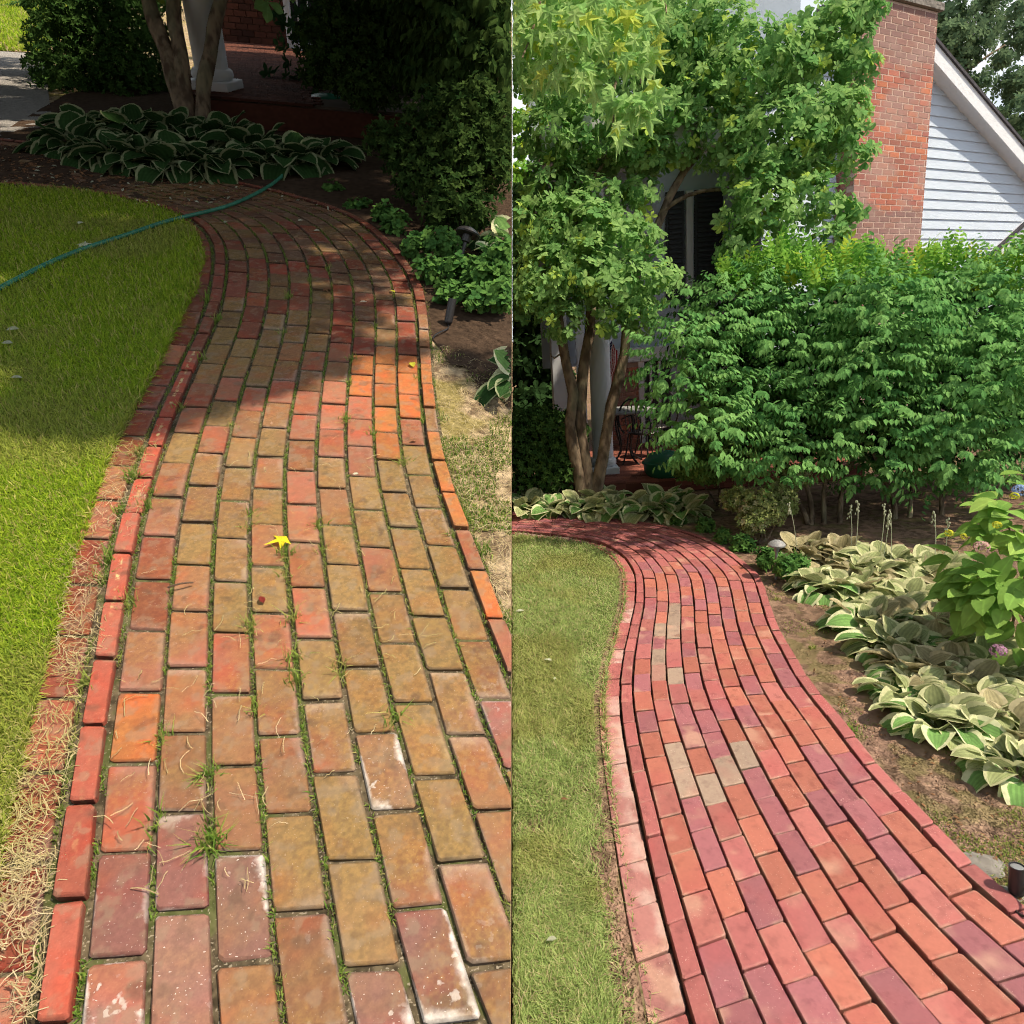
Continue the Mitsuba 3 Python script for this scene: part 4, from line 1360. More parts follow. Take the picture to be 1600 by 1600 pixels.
def hosta(side, base, n, size, tones, label, r, group=None, name='hosta', squash=1.0, stalks=0):
    k = numbered(name)
    tag(k, label, 'plant', group)
    for i in range(n):
        t = (i + .5) / n
        kind = 0 if t < .20 else 1 if t < .55 else 2
        az = i * 2.39996 + r.uniform(-.5, .5)
        s = size * r.uniform(.66, 1.15)
        tone = int(tones[kind] if np.isscalar(tones[kind]) else r.choice(tones[kind]))
        shp, v, f, u = hosta_shape(kind, tone, int(r.integers(0, 6)))
        c_, s_ = math.cos(az), math.sin(az)
        til = r.uniform(-.45, .45)
        Rz = np.array([[c_, -s_, 0, 0], [s_, c_, 0, 0], [0, 0, 1, 0], [0, 0, 0, 1.0]])
        Rx = np.array([[1, 0, 0, 0], [0, math.cos(til), -math.sin(til), 0], [0, math.sin(til), math.cos(til), 0], [0, 0, 0, 1.0]])
        Tm = np.eye(4)
        Tm[:3, 3] = np.asarray(base) + np.array([c_, s_, 0]) * size * .30 * r.random()
        M = Tm @ Rz @ Rx @ np.diag([s, s, s * squash, 1.0])
        cx = camx(hom(SIDE[side] @ M, v))
        if side == 'L':
            cx = -cx
        if cx.min() > .0005:
            copy_of('leaf', shp, M, side, k)
        elif cx.max() > .01:
            put('leaf', (hom(M, v), f), 'm_hosta', side, k, uv=u, smooth=True)
    for q in range(stalks):
        b = np.asarray(base) + [r.uniform(-.1, .1), r.uniform(-.1, .1), 0]
        h_ = size * r.uniform(1.35, 1.75)
        e = b + [r.uniform(-.1, .1), r.uniform(-.1, .05), h_]
        parts = [tube(curve([b, (b + e) / 2 + [.015, 0, .02], e], 8), .0028, 5)]
        for w in range(9):
            p = e + np.array([0, 0, -.012 * w * r.uniform(.8, 1.2)]) + [r.uniform(-.012, .012), r.uniform(-.012, .012), 0]
            m = trimesh.creation.icosphere(1, .0058)
            parts.append((np.asarray(m.vertices) * [1, 1, 1.8] + p, np.asarray(m.faces)))
        v, f = join(parts)
        put('flower_stalk', (v, f), 'm_petal', side, k, uv=np.c_[np.full(len(v), 2 * 64 + 5.5), np.full(len(v), .5)])
    return k


r = np.random.default_rng(71)
HR = [(1255, 872, .34, (3, 3, (1, 3)), 'dull tan hosta nearest the silver path light', 1), (1318, 872, .34, (3, (1, 3), 1), 'tan hosta behind the green one, below the dark shrub', 2),
      (1292, 925, .34, (1, (0, 1), 0), 'pale green hosta where the planting meets the path bend', 0), (1385, 895, .37, (1, 1, (1, 3)), 'olive hosta in the back row under the tall flower stalks', 3),
      (1455, 905, .37, (1, (1, 3), 1), 'olive hosta in the back row left of the hydrangea', 2), (1362, 985, .33, ((1, 3), (0, 1), 0), 'hosta with drooping bright green outer leaves, fourth along the path', 0),
      (1440, 985, .33, (3, (1, 3), 1), 'brownish hosta in the middle of the planting', 0), (1432, 1060, .31, ((1, 3), (1, 3), 0), 'hosta with tan centre and cream edged green leaves by the bare soil', 0),
      (1520, 1010, .30, (1, 1, 1), 'olive hosta under the hydrangea leaves', 0), (1515, 1085, .30, ((1, 3), (1, 3), 1), 'tan hosta beside the lilac flower head', 0), (1470, 1140, .29, (1, (0, 1), 0), 'bright cream edged hosta spreading over the bare soil', 0),
      (1568, 1155, .29, ((1, 3), 1, (0, 1)), 'large leaved hosta at the right edge of the picture', 0), (1590, 1210, .26, (1, (0, 1), 0), 'green hosta nearest the black spotlight', 0),
      (1340, 930, .34, ((1, 3), 1, (0, 1)), 'hosta between the second and third rows near the path bend', 0), (1415, 945, .34, (1, (1, 3), 1), 'pale olive hosta left of the hydrangea stems', 0), (1400, 1020, .32, (1, (0, 1), (0, 1)), 'pale hosta behind the cream edged leaves by the bare soil', 0), (1480, 1065, .31, (3, 1, 1), 'tan hosta left of the lilac flower head', 0), (1535, 1120, .29, (1, 1, (0, 1)), 'olive hosta below the lilac flower head', 0),
      (1395, 968, .30, (1, 1, (0, 1)), 'pale hosta between the drooping green one and the brownish one', 0), (1465, 1022, .30, ((1, 3), 1, 1), 'olive hosta in front of the brownish middle plant', 0), (1550, 1058, .30, (1, 1, 1), 'pale hosta right of the lilac flower head', 0), (1420, 1092, .27, (1, (0, 1), 0), 'small cream edged hosta at the front of the drift', 0), (1345, 905, .33, (1, (1, 3), 1), 'pale hosta between the back row and the path bend', 0)]
for px, py, sz_, tn, lab, st in HR:
    hosta('R', RG(px, py), 46, sz_ * .90, tn, lab, r, 'hostas along the clean path', stalks=st, squash=1.05)
# crumbs and litter on the bare soil
_c = []
for _ in range(40):
    _q = np.stack([r.uniform(1170, 1620, 4000), r.uniform(900, 1430, 4000)], 1)
    _g = np.array([RG(*a)[:2] for a in _q[:120]])
    _c.append(_g[shapely.contains_xy(soilR.buffer(-.03), _g[:, 0], _g[:, 1])])
_c = np.vstack(_c)
_ic = trimesh.creation.icosahedron()
_iv = np.asarray(_ic.vertices) * [1, .8, .6]
v, f, u = scatter((_iv, np.asarray(_ic.faces), np.full((12, 2), .5)), np.c_[_c, np.full(len(_c), -.001)], r.normal(size=(len(_c), 3)), r.normal(size=(len(_c), 3)), .0022 * np.exp(r.normal(0, .6, len(_c))), np.zeros(len(_c)))
tag(put('soil_crumbs', (v, f), 'm_soil_moist', 'R'), 'small crumbs of soil and grit on the bare bed', 'soil', kind='stuff')
_l = _c[::6]
v, f, u = scatter(leaf(1.0, .45, 2), np.c_[_l, np.full(len(_l), .008)], r.normal(size=(len(_l), 3)) * [1, 1, .15], np.array([0, 0, 1.0]) + r.normal(0, .3, (len(_l), 3)), r.uniform(.008, .022, len(_l)), 3 * 64 + r.integers(0, 64, len(_l)))
tag(put('leaf_litter', (v, f), 'm_petal', 'R', uv=u), 'small brown leaf litter scattered on the bare soil', 'leaf litter', kind='stuff')
_w = _c[meshkit.fbm(np.c_[_c * 3.5, np.zeros(len(_c))], 3, 12) > .55]
v, f, u = blades(np.repeat(_w, 5, 0) + r.normal(0, .02, (len(_w) * 5, 2)), .018, r, 'R', width=.0022, lean=1.1, z=-.002)
tag(put('soil_moss', (v, f), 'm_grass_weed', 'R', uv=u), 'thin green growth in patches on the bare soil', 'moss', kind='stuff')

for i, (px, py, lab) in enumerate([(818, 802, 'variegated hosta at the left end of the back row'), (868, 802, 'variegated hosta in the back row under the hedge'), (915, 803, 'variegated hosta in front of the tree trunks'),
                                   (965, 804, 'variegated hosta in front of the porch column'), (1015, 805, 'variegated hosta in the back row before the porch step'), (1065, 808, 'variegated hosta at the right end of the back row'),
                                   (845, 790, 'variegated hosta behind the left end of the back row'), (940, 791, 'variegated hosta close against the tree base'), (1040, 794, 'variegated hosta behind the right end of the back row')]):
    hosta('R', RG(px, py), 38, .40, ((1, 0), (0, 1), (0, 1)), lab, r, 'hostas in front of the porch', squash=1.1)

# hydrangea
HY = numbered('hydrangea')
tag(HY, 'broad leaved hydrangea with pink, blue and lilac flower heads at the right edge', 'plant')
lf = leaf(1.0, .62, 5, .42, .22, .28, .02)
shp = []
for q in range(6):
    u = lf[2].copy()
    u[:, 0] += 3 + 9 * q
    shp.append((mikit.ply((lf[0], lf[1]), 'm_leaf_hydrangea', smooth=True, uv=u)))
hc = RG(1580, 1010)
hb = [(*RP(1599, 860, 3.75), .30), (*RP(1544, 880, 3.7), .20), (*RP(1614, 800, 3.8), .22), (*RP(1574, 950, 3.5), .24), (*RP(1529, 930, 3.6), .14), (*RP(1624, 930, 3.5), .25), (*RP(1574, 810, 3.85), .15)]
for i in range(250):
    c = hb[int(r.integers(0, len(hb)))]
    d = unit(r.normal(size=3) + np.array([-.25, -.45, .25]))
    p = np.array(c[:3]) + d * c[3] * r.uniform(.75, 1.05)
    xd = unit(d * [1, 1, .3] + np.array([0, 0, -.15]) + r.normal(0, .3, 3))
    y = unit(np.cross(unit(np.array([0, -.35, 1.0]) + .5 * d + r.normal(0, .2, 3)), xd))
    z = np.cross(xd, y)
    s = r.uniform(.115, .175)
    M = np.eye(4)
    M[:3, :3] = np.stack([xd, y, z], 1) * s
    M[:3, 3] = p
    copy_of('leaf', shp[int(r.integers(0, 6))], M, 'R', HY)
for q in range(7):
    e = np.array(hb[q][:3])
    stem([hc + [.05 * (q - 3), 0, 0], (hc + e) / 2 + [.02, 0, .0], e], .008, .005, HY, 'R', 'stem', 8, 5)
for (px, py, dd, rad, tone) in ((1534, 855, 3.35, .036, 5), (1594, 766, 3.6, .036, 4), (1560, 1017, 3.05, .034, 7), (1558, 820, 3.5, .022, 6), (1483, 833, 3.6, .022, 6), (1506, 838, 3.6, .018, 6), (1585, 775, 3.55, .022, 6)):
    n_ = 60
    d = unit(r.normal(size=(n_, 3)) + [0, 0, .3])
    pet = leaf(1.0, .9, 1, .6, .2, .2)
    v, f, u = scatter(pet, RP(px, py, dd) + d * rad * [1, 1, .8], unit(np.cross(d, r.normal(size=d.shape))), d, np.full(n_, rad * .55), tone * 64 + r.integers(0, 64, n_))
    put('flower_head', (v, f), 'm_petal', 'R', HY, uv=u)

# ================================================================ lights, stones, bits on the right
def mushroom_light(base, top_h, cap_r, side, m, label):
    k = numbered('path_light')
    put('post', moved(lathe([(0, 0), (.010, 0), (.010, top_h - .01), (0, top_h - .01)], 12), base), 'm_black_metal' if m != 'm_grey_metal' else m, side, k, smooth=30)
    put('cap', moved(lathe([(0, top_h - .012), (cap_r, top_h - .012), (cap_r * 1.03, top_h), (cap_r * .8, top_h + cap_r * .28), (cap_r * .4, top_h + cap_r * .5), (0, top_h + cap_r * .56)], 28), base), m, side, k, smooth=40)
    put('collar', moved(lathe([(.011, top_h - .06), (cap_r * .30, top_h - .055), (cap_r * .36, top_h - .013), (.011, top_h - .0125)], 20), base), 'm_lens', side, k, smooth=40)
    tag(k, label, 'light')


b = RG(1212, 905)
mushroom_light(b, RP(1212, 846, pix(b[None])[0, 2])[2], .062, 'R', 'm_grey_metal', 'silver mushroom capped path light beside the hostas')


def spotlight(base, ax, ln, rad, side, label, ring):
    k = numbered('spotlight')
    ax = unit(np.asarray(ax, float))
    e1 = unit(np.cross(ax, [.3, 1, .2]))
    Rm = np.stack([e1, np.cross(ax, e1), ax], 1)
    put('housing', (lathe([(0, 0), (rad * .8, 0), (rad, rad * .4), (rad, ln), (rad * .86, ln), (rad * .84, ln - .006), (0, ln - .006)], 24)[0] @ Rm.T + base, lathe([(0, 0)] * 7, 24)[1]), 'm_black_metal', side, k, smooth=30)
    put('lens', (lathe([(0, ln - .003), (rad * .55, ln - .003), (rad * .82, ln - .004)], 24)[0] @ Rm.T + base, lathe([(0, 0)] * 3, 24)[1]), 'm_lens', side, k)
    put('stake', tube([np.asarray(base) + [0, 0, .02], np.asarray(base) + [.005, .005, -.06]], [.008, .004], 8), 'm_black_metal', side, k)
    put('cable', tube(curve(ring, 16), .004, 6), 'm_black_metal', side, k)
    tag(k, label, 'light')


b = RG(1588, 1400)
b = b + [0, 0, .01]
spotlight(b, RP(1590, 1330, pix(b[None])[0, 2] - .02) - b, .10, .024, 'R', 'black ground spotlight at the right edge beside the clean path', [b, RG(1596, 1370, .05), RG(1604, 1430, .03), RG(1580, 1415, .01)])
rs = np.random.default_rng(81)
for (px, py, s_, lab) in ((1535, 1352, .075, 'flat grey stone between the clean path edge and the spotlight'), (1568, 1398, .055, 'small grey stone below the black spotlight')):
    m = trimesh.creation.icosphere(3, 1.0)
    v = np.asarray(m.vertices)
    v = v * (1 + .35 * (meshkit.noise(v * 2.1 + px, 4) - .5))[:, None] * np.array([1, .8, .13]) * s_
    k = put('stone', (v + RG(px, py), m.faces), 'm_stone', 'R', smooth=True)
    tag(k, lab, 'stone')


def tuft(base, n, h, side, r, bsdf='m_grass_weed', spread=.012, lean=.55, width=.0022):
    p = np.asarray(base)[:2] + r.normal(0, spread, (n, 2))
    return blades(p, h, r, side, width=width, lean=lean, z=float(base[2]) - .01)


r = np.random.default_rng(82)
for px, py, h, n, lab in ((1328, 1140, .05, 26, 'green weed on bare soil beside the clean path edge'), (1215, 938, .05, 30, 'little green weed on the soil near the path bend'), (1268, 1012, .035, 20, 'faint weed on the soil between hostas and path'), (1330, 1026, .035, 16, 'tiny weed on the soil close to the hostas')):
    v, f, u = tuft(RG(px, py), n, h, 'R', r, width=.004)
    tag(put('soil_weed', (v, f), 'm_grass_weed', 'R', uv=u), lab, 'weed', 'weeds on the bare soil')


def fallen(px, py, size, tone, side, label, r, z=.004, group=None, shape='leaf'):
    p = LG(px, py, z) if side == 'L' else RG(px, py, z)
    lf = star_leaf(1.0) if shape == 'star' else leaf(1.0, .6, 3, .45, .3, .15)
    a = r.uniform(0, 6.28)
    v, f, u = scatter(lf, p[None], np.array([[math.cos(a), math.sin(a), .15]]), np.array([[r.normal(0, .15), r.normal(0, .15), 1.0]]), np.array([size]), np.array([tone * 64 + int(r.integers(0, 64))]))
    k = put('fallen_leaf', (v, f), 'm_petal', side, uv=u)
    if k:
        tag(k, label, 'leaf', group)


for px, py, s_, t_, lab in ((806, 955, .06, 2, 'pale fallen leaf on the grass at the divide'), (862, 1032, .05, 2, 'pale fallen leaf in the middle of the trodden lawn'), (866, 1062, .03, 2, 'small pale leaf scrap on the trodden lawn'), (870, 1466, .035, 2, 'whitish straw scrap on the worn lawn'), (876, 1248, .03, 3, 'dark leaf on the worn lawn near the path')):
    fallen(px, py, s_, t_, 'R', lab, r, z=.035)

# ================================================================ the tree that shades the slope and reaches over the level garden
r = np.random.default_rng(91)
SG = numbered('star_leaf_tree')
tag(SG, 'overhanging branches of bright star shaped leaves at the top edge of the right garden', 'tree')
tb = hom(ML, np.array([-5.2, 4.4, 0.0]))
wl = lambda x, y, z: hom(ML, np.array([x, y, z]))  # noqa: E731
fork = wl(-4.6, 4.7, 3.0)
stem([tb, wl(-5.1, 4.5, 1.2), wl(-4.9, 4.6, 2.2), fork], .26, .19, SG, 'R', n=14, sides=12) if False else None
k = numbered('trunk', SG)
scene[k] = mikit.ply(tube(curve([tb, wl(-5.1, 4.5, 1.2), wl(-4.9, 4.6, 2.2), fork], 16), np.linspace(.26, .17, 16), 12), 'm_bark', smooth=60)
for pts, a in (([fork, wl(-3.0, 5.0, 3.6), wl(-1.2, 4.6, 3.9), RP(905, -150, 3.9)], .10), ([fork, wl(-3.4, 6.5, 3.9), wl(-2.0, 8.6, 4.2)], .11), ([fork, wl(-5.4, 6.8, 4.2), wl(-6.0, 9.6, 4.6)], .10), ([fork, wl(-3.6, 4.2, 3.6), wl(-1.5, 3.9, 3.6), wl(.6, 4.2, 3.5)], .08)):
    k = numbered('limb', SG)
    scene[k] = mikit.ply(tube(curve(pts, 16), np.linspace(a, a * .25, 16), 8), 'm_bark', smooth=60)
for L in ([(905, -150), (900, 20), (870, 100)], [(905, -150), (985, 40), (1000, 130)], [(905, -150), (840, 20), (815, 90)], [(985, 60), (960, 150), (955, 200)], [(905, -150), (1030, 0), (1040, 20)]):
    stem(wpts(L, 3.9, 3.5), .012, .004, SG, 'R', 'twig', 8, 5)
SL = [(850, 35, 3.6, .19), (905, 55, 3.5, .19), (960, 35, 3.6, .17), (990, 85, 3.5, .13), (1003, 150, 3.4, .10), (955, 200, 3.4, .08), (882, 105, 3.5, .13), (828, 95, 3.7, .13), (968, 160, 3.5, .10), (818, 30, 3.8, .16), (1020, 15, 3.7, .13), (905, 5, 3.8, .2), (1000, 10, 3.7, .15), (925, 120, 3.6, .09), (990, 40, 3.5, .1)]
cl = [(*RP(c[0], c[1], c[2]), c[3], .9) for c in SL]
p, d, _ = clump_points(cl, 640, r, .2)
xd = unit(np.array([0, 0, -1.0]) + r.normal(0, .38, d.shape))
zd = unit(np.array([-.2, -1.0, .5]) + r.normal(0, .45, d.shape))
v, f, u = scatter(star_leaf(1.0), p, xd, zd, (.086) * r.uniform(.65, 1.3, len(p)), r.integers(0, 4096, len(p)))
put('crown', (v, f), 'm_leaf_star', 'R', SG, uv=u)
# the crown over the slope: where it stands it shades everything beyond the near bricks
SL_ = MLI[:3, :3] @ SUN
bnd = [LG(-500, 690), LG(0, 668), LG(150, 690), LG(300, 655), LG(420, 612), LG(520, 585), LG(600, 560), LG(680, 552), LG(760, 610), LG(830, 640), LG(1000, 640)]
sh_poly = Polygon([p[:2] for p in bnd] + [(.35, 4), (-.15, 7), (-.5, 12.5), (-5, 13.5), (-8.5, 12), (-9, 4)]).buffer(0)
n_ = 80000
x0, y0, x1, y1 = sh_poly.bounds
q = np.stack([r.uniform(x0, x1, 300000), r.uniform(y0, y1, 300000)], 1)
hole = meshkit.fbm(np.c_[q * 1.4, np.zeros(len(q))], 3, 6)
inside = shapely.contains_xy(sh_poly, q[:, 0], q[:, 1]) & (hole < .76)
driveway_side = q[:, 0] < -4.6 - .2 * (q[:, 1] - 5)
inside &= ~(driveway_side & (hole > .53))
q = q[inside][:n_]
h_ = r.uniform(2.45, 4.3, len(q)) + .10 * np.clip(q[:, 1] - 3, 0, 8)
pos = np.c_[q + (SL_[:2] / SL_[2])[None] * h_[:, None], h_]
world = hom(ML, pos)
px_ = pix(world)
vis = (px_[:, 2] > 0) & (px_[:, 0] > -80) & (px_[:, 0] < 1680) & (px_[:, 1] > -90) & (px_[:, 1] < 1700)
world = world[~vis & ((camx(world) < .8) | (pos[:, 1] < 3.6))]
m_ = 16000
side_pts = np.c_[r.uniform(-9.5, -7.0, m_), r.uniform(1.5, 13, m_), r.uniform(.6, 3.4, m_)]  # unseen leaf skirt left of the slope, added to block side sky light
side_blocker = hom(ML, side_pts)
pq = pix(side_blocker)
side_blocker = side_blocker[(pq[:, 0] < -60) | (pq[:, 1] < -60)]
# unseen leaf mass behind the viewer, added to block sky light from the slope
b_ = 26000
back_blocker = hom(ML, np.c_[r.uniform(-9, .3, b_), r.uniform(-5.5, -3.0, b_), r.uniform(-1.0, 7.5, b_)])
world = np.vstack([world, side_blocker, back_blocker[pix(back_blocker)[:, 2] < -.5]])
xd = unit(r.normal(size=world.shape) * [1, 1, .5])
v, f, u = scatter(star_leaf(1.0), world, xd, unit(np.array([.1, -.1, 1.0]) + r.normal(0, .35, world.shape)), .115 * r.uniform(.7, 1.3, len(world)), r.integers(0, 4096, len(world)))
k = numbered('crown', SG)  # canopy leaves together with the unseen added sky blockers
scene[k] = mikit.ply((v, f), 'm_leaf_canopy', uv=u)

# ================================================================ the sloping garden on the left: house
tag('house_001', 'shaded porch with a thick white column and red brick wall behind the left garden', 'house')
ZL = .28
FE = LG(430, 158, ZL)[1]
WYL = 15.2
xl = lambda px, y, z=ZL: np.interp(px, *zip(*sorted([(pix(hom(ML, np.array([[x, y, z]])))[0, 0], x) for x in np.linspace(-9, 3, 60)])))  # noqa: E731
x_a, x_b = xl(288, FE), -.80
x_back = xl(338, WYL)
x_left = lambda y: x_a + (x_back - x_a) * (y - FE) / (WYL - FE)  # noqa: E731
fl_ = []
rf = np.random.default_rng(92)
_h = trimesh.convex.convex_hull(np.array([(x, y, z) for x, y in ((x_a, FE + .02), (x_b, FE + .02), (x_b, WYL + .3), (x_back, WYL + .3)) for z in (0, ZL - .012)]))
put('porch_floor', _h, 'm_dim_mortar', 'L', 'house_001')
fk = 'house_001__porch_floor'
ids, ms = [], []
y = FE - .03
row = 0
while y < WYL:
    x = x_left(y) - (.1 if row % 2 else 0)
    while x < min(xl(480, y), x_b - .2):
        ms.append((boxm((x + .1, y + .05, ZL - .01), (.192, .094, .024)), y))
        x += .2
    y += .102
    row += 1
us = []
for m, _ in ms:
    us.append((m[0], m[1], np.full((8, 2), float(rf.integers(0, 4096)) + .5)))
near = [m for m, (_, y) in zip(us, ms) if True]
near.sort(key=lambda m: m[0][:, 1].min())
for m in near[:120]:
    put('brick', m[:2], 'm_dim_brick', 'L', fk, uv=m[2])
v, f, u = merge(near[120:])
tag(put('far_bricks', (v, f), 'm_dim_brick', 'L', fk, uv=u), kind='stuff')
put('step_edge', boxm(((x_a + x_b) / 2, FE - .02, ZL / 2 - .02), (x_b - x_a, .04, ZL - .04)), 'm_dim_brick', 'L', 'house_001', uv=np.full((8, 2), 7.5))
put('back_wall', boxm(((x_back + x_b) / 2, WYL + .12, 1.7), (x_b - x_back, .16, 3.4)), 'm_dim_mortar', 'L', 'house_001')
bk = 'house_001__back_wall'
z, row = ZL, 0
while z < 1.45:
    x = xl(335, WYL) - (.12 if row % 2 else 0)
    while x < xl(470, WYL):
        put('brick', boxm((x + .11, WYL + .03, z + .05), (.212, .04, .088)), 'm_dim_brick', 'L', bk, uv=np.full((8, 2), float(rf.integers(0, 4096)) + .5))
        x += .225
    z += .10
    row += 1
cb = LG(330, 138, ZL)
cb[1] = max(cb[1], FE + .3)
cb[0] = xl(336, cb[1])
dpt = pix(hom(ML, cb[None]))[0, 2]
column(cb[0], cb[1], ZL, 3.3, 24.5 / F * dpt, 'L', 'house_001')
dd = LG(456, 78, ZL)
DL = put('door', boxm((dd[0] + .34, dd[1] + .05, 1.5), (.62, .05, 2.4)), 'm_shutter', 'L', 'house_001')
if DL:
    put('door_frame', boxm((dd[0], dd[1], 1.5), (.10, .12, 2.4), bevel=.01), 'm_white_paint', 'L', DL)
    put('door_sill', boxm((dd[0] + .36, dd[1] - .03, ZL + .06), (.62, .08, .12), bevel=.01), 'm_white_paint', 'L', DL)
    for o in (.18, .36):
        put('door_bar', boxm((dd[0] + o, dd[1] - .0, 1.6), (.022, .03, 2.1)), 'm_white_paint', 'L', DL)
tub(LG(512, 192), 'L', 'dark green rounded plastic tub in the shade beside the shrubs', .30)

# trees and shrubs of the left garden
MT2 = numbered('magnolia_tree')
tag(MT2, 'grey trunks in the shade before the white column and the left porch', 'tree')
b = LG(298, 208)
dpt = pix(hom(ML, b[None]))[0, 2]
rp = 1 / F * dpt
for L, a in (([(288, 212), (280, 150), (266, 100), (248, 50), (232, 5), (215, -60), (180, -140)], 14), ([(293, 212), (290, 150), (282, 90), (274, 40), (270, 0), (262, -70), (250, -150)], 13), ([(312, 212), (318, 150), (326, 90), (336, 40), (344, 0), (356, -60), (380, -140)], 12)):
    stem(wpts(L, dpt, dpt, 'L'), a * rp, a * .72 * rp, MT2, 'L', sides=10)
foliage([(200, -130, dpt, .9), (270, -190, dpt, 1.0), (370, -170, dpt, 1.0), (100, -220, dpt, 1.0), (450, -230, dpt, 1.0), (520, -180, dpt - .5, .9)], 900, wh, .2, 'm_leaf_magnolia', 'L', MT2, r)

HG2 = numbered('clipped_hedge')
tag(HG2, 'tall dark hedge between the grey driveway and the tree trunks', 'hedge')
hl = [(x, y, 8.9 + .5 * ((x // 30) % 2), .42, .9) for x in (95, 130, 165, 200, 232) for y in (-20, 30, 75, 120, 150)] + [(88, 60, 8.8, .35), (80, 110, 8.6, .3), (90, 10, 8.8, .4)]
foliage(hl, 7500, sm, .055, 'm_leaf_hedge', 'L', HG2, r, up=.3, shell=.6)

for lab, cl_, n_, bs, sc in (
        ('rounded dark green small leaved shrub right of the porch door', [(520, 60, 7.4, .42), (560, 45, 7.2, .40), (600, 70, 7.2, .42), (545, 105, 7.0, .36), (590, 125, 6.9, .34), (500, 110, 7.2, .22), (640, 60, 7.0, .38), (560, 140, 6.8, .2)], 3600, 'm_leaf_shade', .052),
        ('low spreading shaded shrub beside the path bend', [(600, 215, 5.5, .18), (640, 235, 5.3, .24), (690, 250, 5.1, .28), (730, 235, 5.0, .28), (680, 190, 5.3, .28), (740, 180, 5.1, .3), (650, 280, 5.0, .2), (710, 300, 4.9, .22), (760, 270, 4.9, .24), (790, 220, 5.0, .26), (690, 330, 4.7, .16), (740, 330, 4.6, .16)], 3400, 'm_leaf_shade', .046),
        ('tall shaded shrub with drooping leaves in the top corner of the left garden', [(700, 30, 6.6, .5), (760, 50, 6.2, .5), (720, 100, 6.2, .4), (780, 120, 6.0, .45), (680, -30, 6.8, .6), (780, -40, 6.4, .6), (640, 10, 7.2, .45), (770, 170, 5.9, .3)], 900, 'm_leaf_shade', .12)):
    k = numbered('shade_shrub')
    tag(k, lab, 'shrub')
    foliage(cl_, n_, sm if sc < .1 else spray(leaf(1.0, .55, 2, .42, .16, .22), 3, .6, 55, np.random.default_rng(3)), sc, bs, 'L', k, r, up=.4, shell=.3, flat=sc > .1)
    b = LP(cl_[3][0], cl_[3][1], cl_[3][2])
    b0 = np.array([b[0], b[1] + .1, 0])
    for q in range(5):
        e = LP(*cl_[q][:3])
        stem([b0 + [.04 * q, 0, 0], (b0 + e) / 2 + [0, .05, .05], e], .014, .006, k, 'L', 'stem', 9, 5)
k = numbered('shade_shrub')
tag(k, 'black green evergreen mass behind the shaded shrubs, beside the porch', 'shrub')
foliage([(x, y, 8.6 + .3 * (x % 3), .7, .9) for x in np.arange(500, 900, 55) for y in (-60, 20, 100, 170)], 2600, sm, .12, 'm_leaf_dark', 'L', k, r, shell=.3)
k = numbered('ivy')
tag(k, 'glossy green ivy spreading under the black path light', 'ivy', kind='stuff')
foliage([(650, 385, 4.3, .09), (690, 380, 4.2, .12), (670, 420, 3.95, .09), (720, 420, 3.85, .12), (760, 430, 3.75, .13), (700, 455, 3.7, .08), (740, 465, 3.6, .09), (785, 460, 3.6, .11), (620, 350, 4.7, .10), (560, 325, 5.2, .10), (520, 300, 5.6, .10), (600, 335, 4.9, .09), (480, 285, 6.0, .09), (790, 400, 3.8, .14)], 1500, whorl(leaf(1.0, .9, 2, .5, .1, .2), 3, 55, np.random.default_rng(8)), .043, 'm_leaf_ivy', 'L', k, r, up=1.0, shell=.1)

r = np.random.default_rng(93)
for px, py, lab in ((118, 236, 'variegated hosta nearest the grey driveway'), (170, 252, 'variegated hosta in the front of the shaded row, second from the driveway'), (225, 262, 'variegated hosta in the front of the shaded row under the hedge corner'), (280, 268, 'variegated hosta in the shaded row below the trunks'),
                    (335, 270, 'variegated hosta in the shaded row below the column base'), (150, 208, 'variegated hosta behind the driveway end of the shaded row'), (215, 212, 'variegated hosta against the dark hedge'), (285, 216, 'variegated hosta close before the three trunks'),
                    (345, 222, 'variegated hosta close before the white column base'), (400, 240, 'variegated hosta in the shaded row before the porch step'), (450, 262, 'variegated hosta near the end of the garden hose'), (495, 258, 'variegated hosta below the dark green tub')):
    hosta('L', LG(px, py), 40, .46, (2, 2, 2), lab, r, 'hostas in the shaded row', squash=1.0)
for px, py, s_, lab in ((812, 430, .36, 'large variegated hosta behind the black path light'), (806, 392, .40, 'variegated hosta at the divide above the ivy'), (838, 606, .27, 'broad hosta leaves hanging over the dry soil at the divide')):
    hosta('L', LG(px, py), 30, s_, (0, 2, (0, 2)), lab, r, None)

# far things beyond the driveway
for i, (px, d, lab) in enumerate(((8, 21, 'dark tree trunk at the far left corner beyond the driveway'), (58, 23, 'second dark tree trunk beyond the driveway, beside the hedge'))):
    k = numbered('background_tree')
    b = LP(px, 66, d)
    b[2] = 0
    stem([b, b + [0, 0, 2], b + [.1, 0, 5]], .22, .15, k, 'L', n=10)
    c = [(*(b + [r.uniform(-1, 1), r.uniform(-1, 1), 5 + r.uniform(-.5, 1)]), 1.3, .8) for _ in range(5)]
    p, dd_, _ = clump_points(c, 500, r, .3)
    v, f, u = scatter(wh, p, unit(dd_ + [0, 0, .3]), r.normal(size=dd_.shape), np.full(len(p), .35), r.integers(0, 4096, len(p)))
    put('crown', (v, f), 'm_leaf_dark', 'L', k, uv=u)
    tag(k, lab, 'tree')
k = numbered('far_shrub')
tag(k, 'dark leafy shrub beyond the driveway between the far trunks', 'shrub')
foliage([(30, 40, 20, .6), (42, 30, 20, .5), (20, 48, 20, .5), (48, 48, 20, .4)], 900, sm, .14, 'm_leaf_hedge', 'L', k, r, shell=.3)

